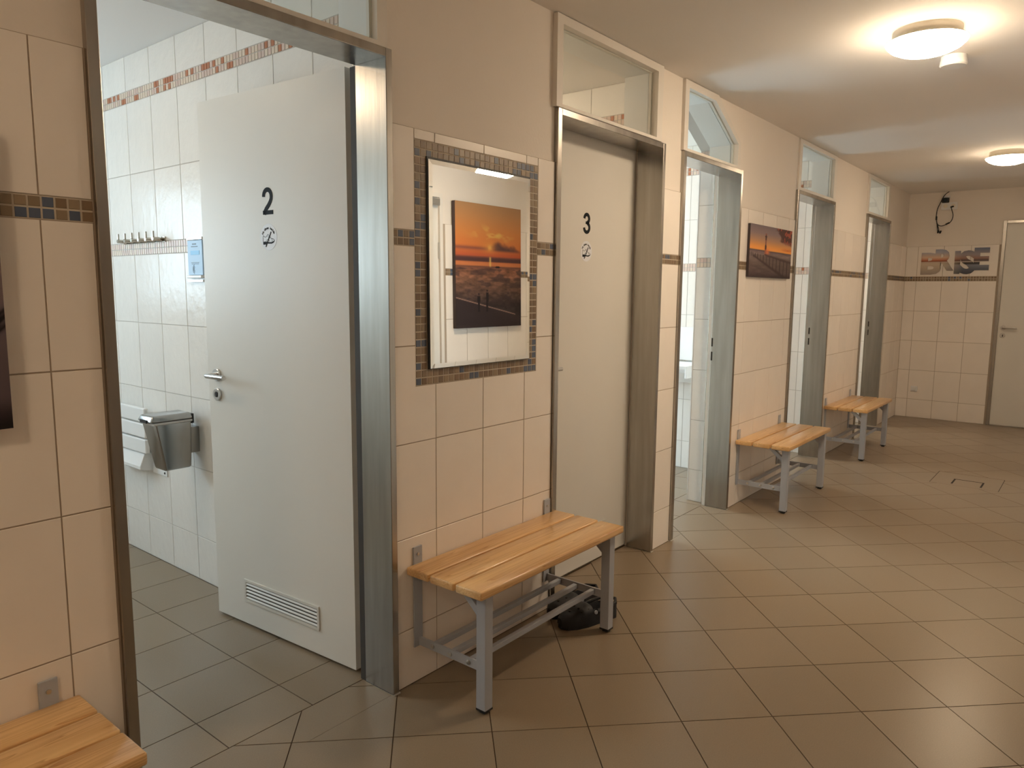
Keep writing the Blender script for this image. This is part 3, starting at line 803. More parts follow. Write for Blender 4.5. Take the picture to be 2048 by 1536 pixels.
# ---------------------------------------------------------------- benches
def make_bench():
    t = empty('changing_bench')
    LEN = 0.885
    for (y0, y1) in ((-0.108, -0.004), (-0.226, -0.118), (-0.350, -0.236)):
        cx, cy = LEN / 2, (y0 + y1) / 2
        build(MB().box(-LEN / 2, LEN / 2, y0 - cy, y1 - cy, -0.0145, 0.0145), 'seat_plank', M['wood'], t, (cx, cy, 0.4275), bevel=0.006, bseg=3, smooth=True)
    for sgn, xl in ((0, 0.040), (1, LEN - 0.078)):
        lg = build(MB().box(xl, xl + 0.038, -0.333, -0.293, 0.012, 0.412), 'leg', M['bench_metal'], t, bevel=0.002)
        build(MB().box(xl - 0.0005, xl + 0.0385, -0.3335, -0.2925, 0.009, 0.016).box(xl + 0.008, xl + 0.03, -0.325, -0.301, 0.0, 0.010), 'rubber_foot', M['black'], lg)
        xb = xl - 0.006
        br = build(MB().box(xb, xb + 0.040, -0.007, -0.001, 0.135, 0.503), 'wall_bracket', M['bench_metal'], t, bevel=0.001)
        build(MB().lathe([(0.006, -0.007), (0.0055, -0.009), (0, -0.0095)], 12, (xb + 0.020, 0, 0.476), 1), 'screw', M['steel_light'], br)
        xc = xl + 0.016
        sb_ = build(MB().box(xc, xc + 0.006, -0.294, -0.006, 0.138, 0.170), 'side_rail', M['bench_metal'], t)
        build(MB().box(xc - 0.008, xc + 0.022, -0.294, -0.006, 0.4065, 0.4125), 'seat_rail', M['bench_metal'], t)
        for y in (-0.075, -0.160, -0.245):
            build(MB().lathe([(0.0085, 0.0), (0.008, -0.004), (0.003, -0.006), (0, -0.006)], 12, (xc if sgn == 0 else xc + 0.006, y, 0.154), 0) if sgn == 0 else
                  MB().lathe([(0.0085, 0.0), (0.008, 0.004), (0.003, 0.006), (0, 0.006)], 12, (xc + 0.006, y, 0.154), 0), 'bolt', M['steel_light'], sb_, smooth=True)
        build(MB().prism([(-0.293, 0.330), (-0.293, 0.362), (-0.240, 0.4065), (-0.206, 0.4065)], 0, xl + 0.008, xl + 0.030), 'brace', M['bench_metal'], t)
    for y in (-0.075, -0.160, -0.245):
        rd = build(MB().box(0.062, LEN - 0.062, y - 0.0095, y + 0.0095, 0.145, 0.164), 'shoe_rail', M['bench_metal'], t, bevel=0.0015)
        for xe in (0.0595, LEN - 0.0625):
            build(MB().box(xe, xe + 0.003, y - 0.010, y + 0.010, 0.1445, 0.1645), 'end_cap', M['black'], rd)
    return t
def copy_tree(o, parent=None):
    c = o.copy(); COL.objects.link(c)
    if parent is not None: c.parent = parent; c.matrix_parent_inverse = o.matrix_parent_inverse.copy()
    for ch in [x for x in o.children]: copy_tree(ch, c)
    return c
bench = make_bench()
spots = [(1.665, 'varnished pine bench with grey legs under the wall mirror'), (-0.262, 'varnished pine bench with grey legs, cut off beside the open door 2'),
         (4.562, 'varnished pine bench with grey legs under the lighthouse picture'), (6.478, 'varnished pine bench with grey legs beside the last doorway')]
for k, (x, lb) in enumerate(spots):
    b_ = bench if k == 0 else None
    if b_ is None: b_ = copy_tree(bench)
    b_.location = (x, -0.0005, 0); tag(b_, lb, 'bench', 'slatted changing benches along the wall')

# ---------------------------------------------------------------- clogs under the bench
def clog_mesh():
    NS, NA = 22, 18; mb = MB()
    def half_w(t):
        pts = [(0, 0.018), (0.06, 0.036), (0.2, 0.051), (0.38, 0.054), (0.6, 0.045), (0.8, 0.041), (0.94, 0.034), (1.0, 0.016)]
        for (a, wa), (b, wb) in zip(pts, pts[1:]):
            if a <= t <= b: s = (t - a) / (b - a); s = s * s * (3 - 2 * s); return wa + (wb - wa) * s
    def top(t):
        pts = [(0, 0.030), (0.1, 0.046), (0.3, 0.060), (0.46, 0.070), (0.54, 0.062), (0.62, 0.044), (0.85, 0.046), (1.0, 0.048)]
        for (a, wa), (b, wb) in zip(pts, pts[1:]):
            if a <= t <= b: s = (t - a) / (b - a); s = s * s * (3 - 2 * s); return wa + (wb - wa) * s
    Lc = 0.285
    for i in range(NS + 1):
        t = i / NS; w = half_w(t); h_ = top(t)
        for k in range(NA + 1):
            a = PI * k / NA
            x = t * Lc
            if t < 0.54:
                y = w * math.copysign(abs(math.cos(a)) ** 0.6, math.cos(a)); z = h_ * math.sin(a) ** 0.7
            else:   # open heel: rim then footbed
                c = math.cos(a)
                if abs(c) > 0.72: y = w * (1.0 if c > 0 else -1.0) * (1 - 0.25 * max(0, 0.95 - abs(c))); z = h_ * min(1.0, (1 - abs(c)) / 0.24)
                else: y = w * 0.80 * c / 0.72; z = 0.016
            mb.v.append((x, y, max(0.004, z)))
    n = NA + 1
    for i in range(NS):
        for k in range(NA):
            mb.f.append((i * n + k, (i + 1) * n + k, (i + 1) * n + k + 1, i * n + k + 1))
    mb.f.append(tuple(range(n))); mb.f.append(tuple(reversed(range(NS * n, NS * n + n))))
    for i in range(NS):
        mb.f.append((i * n, i * n + NA, (i + 1) * n + NA, (i + 1) * n))
    mb.mi = [0] * len(mb.f)
    return mb.mesh('clog_upper', M['clog'], smooth=True)
cm = clog_mesh()
def clog(loc, rz, label):
    t = empty('rubber_clog', loc, rz); tag(t, label, 'shoe', 'pair of black clogs')
    link('upper', cm, t, (0, 0, 0.014))
    pts = [(0.0, 0.012), (0.02, 0.036), (0.06, 0.050), (0.11, 0.053), (0.17, 0.046), (0.23, 0.041), (0.27, 0.034), (0.287, 0.014)]
    build(MB().prism(pts + [(x, -y) for x, y in reversed(pts)], 2, 0.0, 0.019), 'sole', M['clog'], t, bevel=0.003)
    arcp = [(0.160, 0.048, 0.058), (0.215, 0.046, 0.066), (0.262, 0.036, 0.070), (0.289, 0.0, 0.071), (0.262, -0.036, 0.070), (0.215, -0.046, 0.066), (0.160, -0.048, 0.058)]
    build(MB().tube(arcp, 0.007, 8), 'heel_strap', M['clog'], t, smooth=True)
    for s in (-1, 1):
        build(MB().lathe([(0.008, -0.003), (0.008, 0.003), (0, 0.005)], 14, (0.150, s * 0.0495, 0.058), 1), 'rivet', M['bench_metal'], t, smooth=True)
    for (x, y, z) in ((0.05, -0.030, 0.056), (0.085, -0.034, 0.066), (0.12, -0.034, 0.073), (0.05, 0.0, 0.066), (0.085, 0.018, 0.075), (0.085, -0.014, 0.075)):
        build(MB().lathe([(0.005, -0.002), (0.005, 0.002), (0, 0.002)], 10, (x, y, z), 2), 'vent_hole', M['recess_shade'], t)  # dark discs drawn for the shade inside the holes
clog((2.382, -0.155, 0), math.radians(-21), 'black rubber clog standing against the right leg of the mirror bench')
clog((2.432, -0.068, 0), math.radians(-10), 'black rubber clog next to the wall under the mirror bench')

# ---------------------------------------------------------------- ceiling lamps and detector
def lamp(x, y, label, group='round opal ceiling lamps', glow='lamp_glow'):
    t = empty('ceiling_lamp', (x, y, ZC)); tag(t, label, 'lamp', group)
    build(MB().lathe([(0.132, 0.0), (0.132, -0.034), (0.146, -0.037), (0.1535, -0.0452), (0.0, -0.0452)], 48), 'lamp_base', M['lamp_base'], t, smooth=True)
    lip = [(0.1535, -0.0452)] if glow.startswith('lamp') else [(0.135, -0.036), (0.150, -0.040)]
    build(MB().lathe(lip + [ (0.1558, -0.0472), (0.1520, -0.055), (0.135, -0.071), (0.105, -0.086), (0.07, -0.096), (0.035, -0.101), (0.0, -0.1025)], 48), 'lamp_shade', M[glow], t, smooth=True)
lamp(3.625, -1.122, 'lit round opal ceiling lamp beside the smoke detector')
lamp(6.985, -1.118, 'lit round opal ceiling lamp towards the end wall', glow='lamp_glow_far')
lamp(-0.80, -1.122, 'added round opal ceiling lamp out of view behind the viewer', glow='lamp_glow_far')  # unseen lamp, added to light the near end of the corridor
t = empty('smoke_detector', (4.085, -1.155, ZC)); tag(t, 'small round white smoke detector behind the near ceiling lamp', 'smoke detector')
build(MB().lathe([(0.054, 0), (0.054, -0.018), (0.0, -0.018)], 32), 'base', M['white_plastic'], t, smooth=True)
build(MB().lathe([(0.056, -0.019), (0.058, -0.040), (0.052, -0.046), (0.0, -0.047)], 32), 'cover', M['white_plastic'], t, smooth=True)
# lamps inside the cabins; the third and fourth have added fill lamps
lamp(0.62, 1.50, 'lit round opal lamp on the ceiling of the shower cabin behind door 2', 'round opal cabin lamps', 'cabin_glow_bright')
lamp(2.75, 1.25, 'lit round opal lamp on the ceiling of the closed cabin', 'round opal cabin lamps', 'cabin_glow')
lamp(4.55, 1.7, 'added round opal fill lamp on the ceiling of the washbasin cabin', 'round opal cabin lamps', 'cabin_fill_glow')  # unseen lamp, added to brighten and warm the washbasin cabin
lamp(5.95, 1.7, 'added round opal fill lamp on the ceiling of the fourth cabin', 'round opal cabin lamps', 'cabin_fill_glow')  # also added out of view, as fill for the fourth cabin
lamp(7.55, 1.3, 'lit round opal lamp on the ceiling of the last cabin', 'round opal cabin lamps', 'cabin_glow')

# ---------------------------------------------------------------- pictures
def vnoise(x, y, seed=0):
    xi, yi = np.floor(x).astype(int), np.floor(y).astype(int); xf, yf = x - xi, y - yi
    hsh = lambda a, b: (np.sin(a * 127.1 + b * 311.7 + seed * 74.7) * 43758.5453) % 1.0
    u, v = xf * xf * (3 - 2 * xf), yf * yf * (3 - 2 * yf)
    return (hsh(xi, yi) * (1 - u) + hsh(xi + 1, yi) * u) * (1 - v) + (hsh(xi, yi + 1) * (1 - u) + hsh(xi + 1, yi + 1) * u) * v
def fbm(x, y, s=0): return 0.55 * vnoise(x, y, s) + 0.3 * vnoise(2.1 * x, 2.1 * y, s + 1) + 0.15 * vnoise(4.3 * x, 4.3 * y, s + 2)
def sm(a, b, t): t = np.clip((t - a) / (b - a), 0, 1); return t * t * (3 - 2 * t)
def mixc(c, col, k): return c * (1 - k[..., None]) + np.array(col, float) * k[..., None]
def ramp(t, stops):
    out = np.zeros(t.shape + (3,))
    for ch in range(3): out[..., ch] = np.interp(t, [s[0] for s in stops], [s[1][ch] for s in stops])
    return out
def paint_lighthouse(a, b):
    hz = 0.53 - 0.02 * a
    c = ramp(b, [(0.5, (226, 150, 66)), (0.60, (206, 140, 74)), (0.72, (160, 122, 96)), (0.85, (122, 104, 104)), (1.0, (104, 92, 98))])
    k = sm(0.62, 0.70, a + 0.25 * (fbm(a * 6, b * 8, 3) - 0.5) + 0.35 * (b - 0.85)) * sm(0.70, 0.80, b + 0.12 * (a - 0.6) + 0.1 * (fbm(a * 9, b * 9, 5) - .5))
    c = mixc(c, (70, 40, 36), k * 0.95); c = mixc(c, (168, 78, 58), k * (fbm(a * 14, b * 10, 8) > 0.58) * 0.7)
    k = np.exp(-((b - 0.585) / 0.025) ** 2) * sm(0.7, 0.85, a) * (fbm(a * 10, b * 30, 6)); c = mixc(c, (170, 80, 40), k)
    sea = (b < hz).astype(float)
    w = fbm(a * 9, b * 40, 9)
    sc = ramp(b, [(0.0, (70, 56, 58)), (0.25, (92, 78, 74)), (0.45, (112, 98, 96)), (0.53, (92, 76, 80))]) * (0.82 + 0.36 * w[..., None])
    c = c * (1 - sea[..., None]) + sc * sea[..., None]
    c = mixc(c, (78, 62, 66), np.exp(-((b - hz + 0.008) / 0.012) ** 2))
    tw = 0.014 + 0.006 * (b < 0.62) ; k = ((np.abs(a - 0.355) < tw) & (b > 0.44) & (b < 0.86)).astype(float)
    col = np.where(((b * 11).astype(int) % 2 == 0)[..., None], np.array((66, 40, 40.0)), np.array((120, 74, 66.0)))
    c = c * (1 - k[..., None]) + col * k[..., None]
    c = mixc(c, (60, 40, 42), ((np.abs(a - 0.355) < 0.024) & (np.abs(b - 0.79) < 0.010)) * 1.0)
    c = mixc(c, (200, 110, 70), np.exp(-(((a - 0.40) / 0.05) ** 2 + ((b - 0.50) / 0.06) ** 2)) * 0.9)
    lower = 0.40 - 0.52 * np.clip(a - 0.10, 0, 1)
    upper = 0.44 - 0.17 * np.clip(a - 0.36, 0, 1)
    pier = ((b < upper) & (b > lower) & (a > 0.08)).astype(float)
    c = mixc(c, (84, 70, 66), pier * 0.55)
    for i in range(14):
        px = 0.05 + 0.0 + 0.95 * (i / 13.0) ** 1.35
        yt = 0.475 - 0.14 * px; yb = 0.40 - 0.52 * max(px - 0.10, 0)
        c = mixc(c, (44, 32, 34), ((np.abs(a - px) < 0.005 + 0.005 * px) & (b < yt) & (b > yb)) * 0.85)
    c = mixc(c, (52, 38, 38), np.exp(-((b - lower) / (0.014 + 0.03 * a)) ** 2) * (a > 0.08) * 0.85)
    c = mixc(c, (58, 42, 42), np.exp(-((b - upper) / (0.012 + 0.02 * a)) ** 2) * (a > 0.36) * 0.8)
    c = mixc(c, (40, 30, 34), sm(0.10, 0.0, b) * 0.6)
    return c
def paint_sunset(a, b):
    c = ramp(b, [(0.58, (206, 98, 62)), (0.66, (232, 134, 68)), (0.78, (226, 146, 80)), (0.9, (206, 148, 96)), (1.0, (190, 146, 104))])
    k = sm(0.55, 0.7, fbm(a * 5 + 1, b * 16, 2)) * np.exp(-((b - 0.76) / 0.06) ** 2) * np.exp(-((a - 0.55) / 0.25) ** 2); c = mixc(c, (246, 200, 104), k)
    k = sm(0.0, 0.03, b - 0.615 - 0.0 * a) * sm(0.0, 0.05, (0.79 - 0.16 * np.abs(a - 0.6) - 0.14 * a + 0.10 * fbm(a * 7, b * 9, 4)) - b) * sm(0.5, 0.66, a + 0.25 * (b - 0.6) * 0 + 0.2 * (fbm(a * 4, b * 20, 1) - .5)); c = mixc(c, (92, 62, 66), k * 0.95)
    k = np.exp(-((b - 0.645) / 0.014) ** 2) * sm(0.1, 0.3, fbm(a * 4, b * 10, 7)) * (a < 0.48); c = mixc(c, (140, 84, 76), k * 0.8)
    c = mixc(c, (255, 224, 120), np.exp(-(((a - 0.5) / 0.028) ** 2 + ((b - 0.655) / 0.02) ** 2)))
    c = mixc(c, (250, 170, 84), np.exp(-(((a - 0.5) / 0.10) ** 2 + ((b - 0.66) / 0.05) ** 2)) * 0.6)
    lo = (b < 0.58).astype(float)
    w = fbm(a * 14, b * 46, 11); w2 = fbm(a * 5, b * 20, 12)
    s = ramp(b, [(0.0, (46, 40, 42)), (0.18, (62, 50, 50)), (0.26, (92, 70, 62)), (0.38, (134, 96, 76)), (0.47, (160, 106, 80)), (0.50, (120, 78, 66)), (0.505, (222, 136, 82)), (0.535, (222, 130, 80)), (0.54, (90, 58, 58)), (0.565, (92, 60, 62)), (0.58, (170, 92, 70))])
    tex = np.where(b < 0.49, 0.62 + 0.76 * w, 0.94 + 0.1 * w2); s = s * tex[..., None]
    dk = sm(0.52, 0.62, w2) * (b < 0.48) * (b > 0.2); s = mixc(s, (66, 50, 52), dk * 0.6)
    c = c * (1 - lo[..., None]) + s * lo[..., None]
    c = mixc(c, (255, 214, 120), np.exp(-((a - 0.505) / 0.014) ** 2) * sm(0.49, 0.51, b) * sm(0.585, 0.57, b) * 0.9)
    beach = 0.245 - 0.16 * a
    c = mixc(c, (58, 46, 48), (b < beach) * 1.0); c = mixc(c, (188, 150, 134), np.exp(-((b - beach) / 0.004) ** 2) * (a < 0.9))
    for px, h0, h1 in ((0.33, 0.13, 0.285), (0.455, 0.13, 0.315)):
        body = (np.abs(a - px) < 0.020 - 0.006 * (b < 0.21)) & (b > h0) & (b < h1 - 0.03)
        head = ((a - px) / 0.011) ** 2 + ((b - (h1 - 0.013)) / 0.011) ** 2 < 1
        c = mixc(c, (38, 30, 34), (body | head) * 1.0)
    c = mixc(c, (36, 28, 30), (((a - 0.62) / 0.04) ** 2 + ((b - 0.497) / 0.009) ** 2 < 1) * 1.0)
    return c
def paint_hull(a, b):
    c = ramp(b, [(0.0, (84, 72, 78)), (0.35, (104, 92, 98)), (0.6, (132, 112, 112)), (0.62, (178, 142, 120)), (1.0, (196, 160, 134))])
    for sl, of in ((0.9, -0.55), (0.75, -0.35), (1.2, -0.62), (0.5, -0.12), (1.3, -0.92)):
        c = mixc(c, (24, 20, 22), np.exp(-((b - (sl * a + of)) / 0.009) ** 2) * (b < 0.62))
    c = mixc(c, (26, 20, 22), sm(0.12, 0.0, b - 0.0) * sm(0.7, 1.0, a + 0.6 * b * 0)); c = mixc(c, (24, 20, 22), np.exp(-((b - 0.60 + 0.3 * (1 - a)) / 0.012) ** 2))
    return c
def canvas(name, W, H, D, nx, nz, fn, parent_loc, rz, label, flip=False, gain=1.0):
    t = empty(name, parent_loc, rz); tag(t, label, 'picture', 'canvas pictures')
    build(MB().box(0, W, -D + 0.0005, 0, 0, H), 'canvas_frame', M['canvas_side'], t, bevel=0.003)
    aa, bb = np.meshgrid(np.linspace(0, 1, nx), np.linspace(0, 1, nz))
    c = np.clip(fn(1 - aa if flip else aa, bb) * gain, 0, 255) / 255.0
    lin = np.where(c <= 0.04045, c / 12.92, ((c + 0.055) / 1.055) ** 2.4)
    V = np.stack([aa * W, np.full_like(aa, -D), bb * H], -1).reshape(-1, 3)
    idx = np.arange(nx * nz).reshape(nz, nx)
    F = np.stack([idx[:-1, :-1], idx[:-1, 1:], idx[1:, 1:], idx[1:, :-1]], -1).reshape(-1, 4)
    me = bpy.data.meshes.new('print'); me.from_pydata(V.tolist(), [], F.tolist())
    at = me.color_attributes.new('print', 'FLOAT_COLOR', 'POINT')
    at.data.foreach_set('color', np.concatenate([lin.reshape(-1, 3), np.ones((nx * nz, 1))], 1).astype(np.float32).ravel())
    me.materials.append(M['print']); me.update()
    link('print', me, t)
    return t
canvas('canvas_picture', 0.785, 0.336, 0.018, 200, 110, paint_lighthouse, (4.607, -0.0005, 1.496), 0.0, 'canvas print of a lighthouse and pier at dusk on the corridor wall', gain=1.15)
canvas('canvas_picture', 0.80, 0.965, 0.034, 130, 170, paint_sunset, (4.905, W_OPP + 0.0005, 1.135), PI, 'tall canvas print of two people on a beach at sunset, reflected in the mirror', flip=True, gain=0.86)
canvas('canvas_picture', 0.62, 0.62, 0.034, 110, 110, paint_hull, (-0.097, -0.0005, 1.097), 0.0, 'dark canvas print cut off beside the doorway of door 2')

# ---------------------------------------------------------------- lettering on the far wall
sg = empty('wall_lettering', (XF - 0.001, -0.155, 1.605)); tag(sg, 'cut-out photo lettering reading BRISE above the mosaic band', 'sign')
def sign_material():
    m = bpy.data.materials.new('sea_photo_print'); m.use_nodes = True; N = m.node_tree.nodes; L = m.node_tree.links; p = N['Principled BSDF']
    g = N.new('ShaderNodeNewGeometry'); sp = N.new('ShaderNodeSeparateXYZ'); L.new(g.outputs['Position'], sp.inputs[0])
    mr = N.new('ShaderNodeMapRange'); mr.inputs['From Min'].default_value = 1.605; mr.inputs['From Max'].default_value = 1.895; L.new(sp.outputs['Z'], mr.inputs['Value'])
    my = N.new('ShaderNodeMapRange'); my.inputs['From Min'].default_value = -0.155; my.inputs['From Max'].default_value = -0.80; L.new(sp.outputs['Y'], my.inputs['Value'])
    def rp(st):
        r = N.new('ShaderNodeValToRGB'); cr = r.color_ramp
        cr.elements[0].position = st[0][0]; cr.elements[0].color = (*srgb(*st[0][1]), 1); cr.elements[1].position = st[-1][0]; cr.elements[1].color = (*srgb(*st[-1][1]), 1)
        for q, c in st[1:-1]: e = cr.elements.new(q); e.color = (*srgb(*c), 1)
        L.new(mr.outputs[0], r.inputs[0]); return r
    A = rp([(0.0, (150, 140, 132)), (0.30, (196, 180, 160)), (0.42, (206, 190, 170)), (0.50, (196, 176, 158)), (0.51, (130, 62, 36)), (0.56, (196, 118, 86)), (0.66, (222, 190, 160)), (0.85, (170, 170, 184)), (1.0, (140, 150, 172))])
    B = rp([(0.0, (56, 58, 68)), (0.2, (84, 90, 104)), (0.36, (124, 128, 140)), (0.42, (16, 14, 16)), (0.46, (20, 18, 20)), (0.48, (196, 180, 170)), (0.53, (60, 46, 50)), (0.62, (150, 112, 98)), (0.75, (150, 140, 142)), (1.0, (92, 104, 130))])
    mx = N.new('ShaderNodeMix'); mx.data_type = 'RGBA'
    sm_ = N.new('ShaderNodeMapRange'); sm_.inputs['From Min'].default_value = 0.30; sm_.inputs['From Max'].default_value = 0.62; L.new(my.outputs[0], sm_.inputs['Value'])
    L.new(sm_.outputs[0], mx.inputs[0]); L.new(A.outputs[0], mx.inputs[6]); L.new(B.outputs[0], mx.inputs[7]); L.new(mx.outputs[2], p.inputs['Base Color'])
    p.inputs['Roughness'].default_value = 0.4
    return m
M['sign'] = sign_material()
_ld = [0.0]
def letter(ch, x0, x1, z0, z1):
    _ld[0] += 0.0006
    me = text_mesh(ch, 1.0, M['sign'], 'letter', 0.004, 0.045)
    xs_ = [v.co.x for v in me.vertices]; ys_ = [v.co.y for v in me.vertices]
    a, b, c, d = min(xs_), max(xs_), min(ys_), max(ys_)
    for v in me.vertices:
        x = x0 + (v.co.x - a) / (b - a) * (x1 - x0); z = z0 + (v.co.y - c) / (d - c) * (z1 - z0); t_ = v.co.z
        v.co = (-0.005 - t_ * 1.0 - _ld[0], -x, z)
    return link('letter', me, sg)
letter('B', 0.000, 0.195, 0.006, 0.245)
letter('R', 0.135, 0.318, 0.048, 0.280)
letter('I', 0.322, 0.375, 0.012, 0.258)
letter('S', 0.365, 0.520, 0.008, 0.262)
letter('E', 0.500, 0.642, 0.050, 0.288)

# ---------------------------------------------------------------- far wall devices
t = empty('security_camera', (XF - 0.0008, -0.347, 2.408)); tag(t, 'small black camera unit high on the far wall', 'camera')
build(MB().box(-0.050, 0.0, -0.034, 0.034, -0.026, 0.026), 'body', M['black'], t, bevel=0.008, bseg=3)
build(MB().lathe([(0.022, -0.050), (0.022, -0.056), (0.017, -0.057), (0.015, -0.052), (0, -0.051)], 24, (0, 0, 0), 0), 'lens', mat('lens_glass', (0.02, 0.03, 0.035), 0.08), t, smooth=True)
build(MB().box(-0.012, 0, -0.040, 0.030, 0.028, 0.050), 'mount', M['white_plastic'], t, bevel=0.003)
t = empty('wall_socket', (XF - 0.0008, -0.385, 2.348)); tag(t, 'white double power socket below the black camera', 'socket')
build(MB().box(-0.012, 0, -0.078, 0.078, -0.040, 0.040), 'plate', M['white_plastic'], t, bevel=0.003)
for y in (-0.037, 0.037):
    build(MB().lathe([(0.021, -0.012), (0.021, -0.0135), (0.018, -0.0135), (0.017, -0.0125), (0, -0.0125)], 24, (0, y, 0), 0), 'socket_ring', M['lamp_base'], t, smooth=True)
cp = [(-0.376, 2.539), (-0.350, 2.520), (-0.328, 2.492), (-0.312, 2.455), (-0.293, 2.405), (-0.276, 2.355), (-0.270, 2.300), (-0.272, 2.240), (-0.282, 2.195), (-0.300, 2.170), (-0.332, 2.163), (-0.370, 2.178), (-0.405, 2.198), (-0.424, 2.235), (-0.428, 2.280), (-0.416, 2.325), (-0.404, 2.362)]
def smooth_pts(p, n=4):
    out = []
    for i in range(len(p) - 1):
        p0, p1, p2, p3 = [Vector(p[min(max(i + k, 0), len(p) - 1)]) for k in (-1, 0, 1, 2)]
        for s in range(n):
            t_ = s / n
            out.append(0.5 * ((2 * p1) + (-p0 + p2) * t_ + (2 * p0 - 5 * p1 + 4 * p2 - p3) * t_ ** 2 + (-p0 + 3 * p1 - 3 * p2 + p3) * t_ ** 3))
    out.append(Vector(p[-1])); return out
cab = empty('power_cable', (XF - 0.02, -0.35, 2.2)); tag(cab, 'black cable looping down from the camera on the far wall', 'cable')
ZS = lambda z: 1.394 + (z - 1.394) * 0.966
P3 = lambda l, x=0.0: [(x, q[0] + 0.35, min(ZS(q[1]), 2.497) - 2.2) for q in l]
build(MB().tube(P3(smooth_pts([(y, z) for y, z in cp])), 0.0042, 8), 'loop', M['black'], cab, smooth=True)
build(MB().tube(P3(smooth_pts([(-0.274, 2.235), (-0.283, 2.18), (-0.290, 2.13), (-0.296, 2.082)])), 0.004, 8), 'tail', M['black'], cab, smooth=True)
build(MB().tube(P3(smooth_pts([(-0.278, 2.20), (-0.292, 2.165), (-0.304, 2.12), (-0.316, 2.078)]), -0.004), 0.004, 8), 'tail', M['black'], cab, smooth=True)
for (y, z, dy, dz) in ((-0.272, 2.232, 0.0, 0.04), (-0.366, 2.178, -0.035, 0.018), (-0.297, 2.085, -0.002, 0.03), (-0.317, 2.081, -0.008, 0.03), (-0.398, 2.366, -0.03, 0.008)):
    build(MB().tube([(0, y + 0.35, ZS(z) - 2.2), (0, y + dy + 0.35, ZS(z + dz) - 2.2)], 0.0085, 8), 'connector', M['black'], cab, smooth=True)
t = empty('wall_cover_plate', (XF - 0.0008, -0.181, 0.329)); tag(t, 'small white cover plate low on the far tiled wall', 'cover plate')
build(MB().box(-0.014, 0, -0.034, 0.034, -0.030, 0.030), 'plate', M['white_plastic'], t, bevel=0.004)
build(MB().box(-0.020, -0.013, -0.020, 0.020, -0.022, 0.022), 'cap', M['white_plastic'], t, bevel=0.003)

# ---------------------------------------------------------------- things in the shower cabin
XW = 1.6945
t = empty('hook_rail', (XW, 1.87, 1.622)); tag(t, 'steel coat hook rail with six pegs above the rose mosaic band', 'hook rail')
build(MB().box(-0.006, 0, -0.215, 0.215, -0.012, 0.012), 'rail', M['chrome'], t, bevel=0.001)
for k in range(6):
    y = -0.185 + k * 0.074
    hk = build(MB().tube([(-0.006, y, 0), (-0.050, y, 0)], 0.009, 12), 'peg', M['chrome'], t, smooth=True)
    build(MB().tube([(-0.044, y, 0), (-0.044, y, 0.036)], 0.0045, 10), 'pin', M['chrome'], hk, smooth=True)
t = empty('soap_dispenser', (XW, 1.375, 1.43)); tag(t, 'flat pale blue wall panel with display on the cabin tiles', 'dispenser')
build(MB().box(-0.010, 0, -0.064, 0.064, 0.022, 0.176), 'panel', M['dispenser_blue'], t, bevel=0.002)
build(MB().box(-0.020, 0, -0.064, 0.064, 0.009, 0.021), 'tray', M['white_plastic'], t, bevel=0.002)
build(MB().box(-0.014, 0, -0.066, 0.066, -0.008, 0.002), 'holder', M['steel_light'], t, bevel=0.001)
build(MB().box(-0.012, 0, -0.066, 0.066, 0.178, 0.190), 'holder', M['steel_light'], t, bevel=0.001)
build(MB().box(-0.0112, -0.0099, -0.040, 0.036, 0.112, 0.130), 'display', M['screen'], t)
build(merge(MB().box(-0.0108, -0.0099, -0.014, 0.020, 0.156, 0.162), MB().box(-0.0108, -0.0099, -0.026, 0.030, 0.146, 0.150), MB().box(-0.0108, -0.0099, -0.034, 0.034, 0.076, 0.0785), MB().box(-0.0108, -0.0099, -0.030, 0.030, 0.070, 0.0725)), 'lettering', M['text_grey'], t)
m_ = MB(); rr = []
for r_ in (0.010, 0.016, 0.022):
    rr.append(MB().tube([(-0.0103, r_ * math.cos(a), 0.048 + r_ * math.sin(a)) for a in np.linspace(-1.2, 1.2, 9)], 0.0009, 6))
build(merge(*rr), 'symbol', M['text_grey'], t)
# bin
t = empty('wall_bin', (XW, 1.455, 0.575)); tag(t, 'stainless steel pedal bin with bag hung on the cabin wall', 'bin')
def frustum(x0a, x1a, ya, za, x0b, x1b, yb, zb):
    m_ = MB()
    m_.v = [(x0a, -ya, za), (x1a, -ya, za), (x1a, ya, za), (x0a, ya, za), (x0b, -yb, zb), (x1b, -yb, zb), (x1b, yb, zb), (x0b, yb, zb)]
    m_.f = [(0, 3, 2, 1), (4, 5, 6, 7), (0, 1, 5, 4), (1, 2, 6, 5), (2, 3, 7, 6), (3, 0, 4, 7)]; m_.mi = [0] * 6
    return m_
build(frustum(-0.178, -0.052, 0.050, 0.0, -0.222, -0.050, 0.062, 0.222), 'body', M['bin_steel'], t, bevel=0.012, bseg=3, smooth=True)
build(frustum(-0.226, -0.048, 0.066, 0.216, -0.227, -0.047, 0.0665, 0.227), 'bin_bag', M['bag'], t, bevel=0.005)
build(frustum(-0.240, -0.046, 0.068, 0.230, -0.226, -0.050, 0.056, 0.258), 'lid', M['bin_steel'], t, bevel=0.009, bseg=3, smooth=True)
build(MB().box(-0.242, -0.236, -0.030, 0.030, 0.226, 0.240), 'lid_grip', M['black'], t)
build(MB().box(-0.050, -0.036, -0.055, 0.055, 0.205, 0.250), 'hinge', M['black'], t, bevel=0.003)
build(MB().box(-0.055, 0.0, -0.028, 0.045, 0.062, 0.182), 'wall_bracket', M['bin_steel'], t, bevel=0.002)
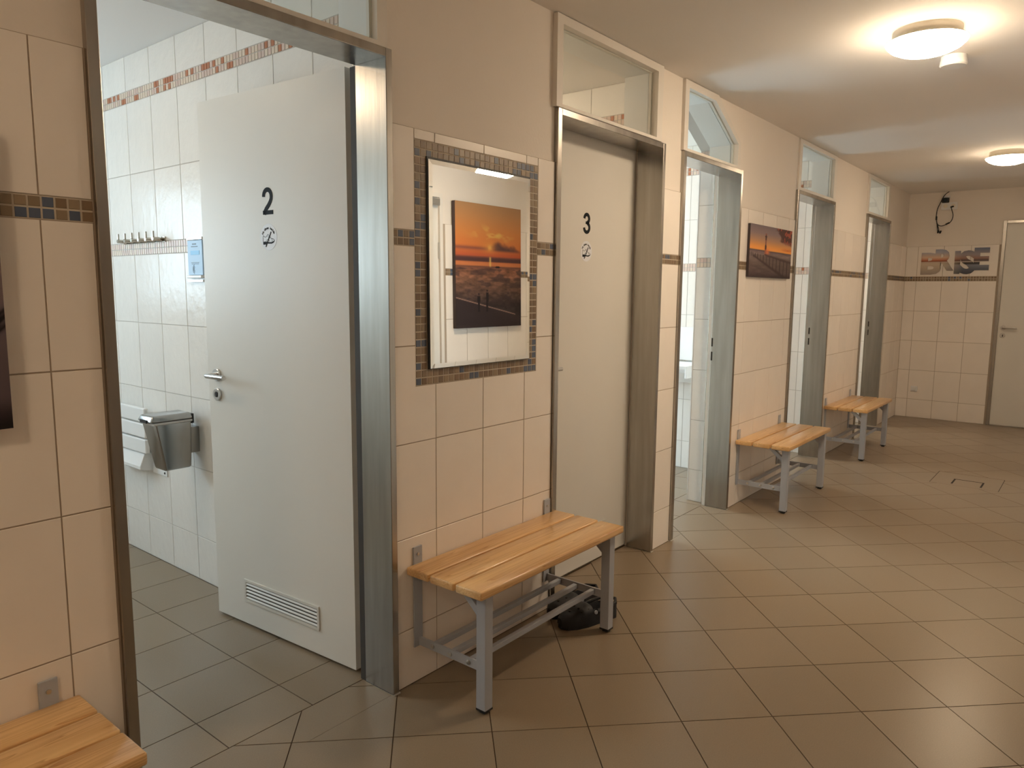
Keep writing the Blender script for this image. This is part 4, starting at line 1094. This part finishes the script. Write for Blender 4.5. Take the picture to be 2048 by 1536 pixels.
# folding seat
t = empty('folding_shower_seat', (XW, 2.06, 0.47)); tag(t, 'white slatted folding shower seat folded up on the cabin wall', 'seat')
for k in range(3):
    build(MB().box(-0.058, -0.036, -0.205, 0.205, 0.098 + k * 0.079, 0.170 + k * 0.079), 'slat', M['white_plastic'], t, bevel=0.006, bseg=3)
build(MB().box(-0.038, -0.028, -0.15, -0.12, 0.09, 0.31).box(-0.038, -0.028, 0.12, 0.15, 0.09, 0.31), 'backing_bar', M['white_plastic'], t)
build(MB().prism([(0.0, 0.0), (-0.02, 0.0), (-0.070, 0.012), (-0.070, 0.03), (-0.045, 0.092), (0.0, 0.092)], 1, -0.16, 0.16), 'hinge_block', M['white_plastic'], t, bevel=0.004)
build(MB().box(-0.006, 0.0, -0.305, -0.16, -0.010, 0.04), 'mounting_plate', M['white_plastic'], t, bevel=0.001)
build(MB().lathe([(0.006, -0.006), (0.005, -0.009), (0, -0.009)], 10, (0, -0.285, 0.005), 0), 'screw', M['black'], t)

# ---------------------------------------------------------------- washbasin in the bright cabin
t = empty('washbasin', (5.329, 0.83, 0.70)); tag(t, 'white ceramic washbasin with splashback in the bright cabin', 'washbasin')
m_ = MB(); prof = []
build(MB().prism([(0.0, 0.0), (-0.10, 0.0), (-0.34, 0.10), (-0.36, 0.13), (-0.36, 0.155), (-0.33, 0.155), (-0.30, 0.09), (-0.08, 0.06), (-0.06, 0.155), (0.0, 0.155)], 1, -0.27, 0.27), 'bowl', M['ceramic'], t, bevel=0.006, bseg=3)
for y0 in (-0.28, 0.262):
    build(MB().box(-0.36, -0.002, y0, y0 + 0.018, 0.06, 0.155), 'rim', M['ceramic'], t, bevel=0.006, bseg=3)
build(MB().box(-0.016, -0.001, -0.27, 0.27, 0.165, 0.425), 'splashback', M['ceramic'], t, bevel=0.003)
build(MB().tube([(-0.03, 0, 0.155), (-0.03, 0, 0.25), (-0.05, 0, 0.275), (-0.12, 0, 0.275), (-0.135, 0, 0.26)], 0.010, 10), 'tap', M['chrome'], t, smooth=True)
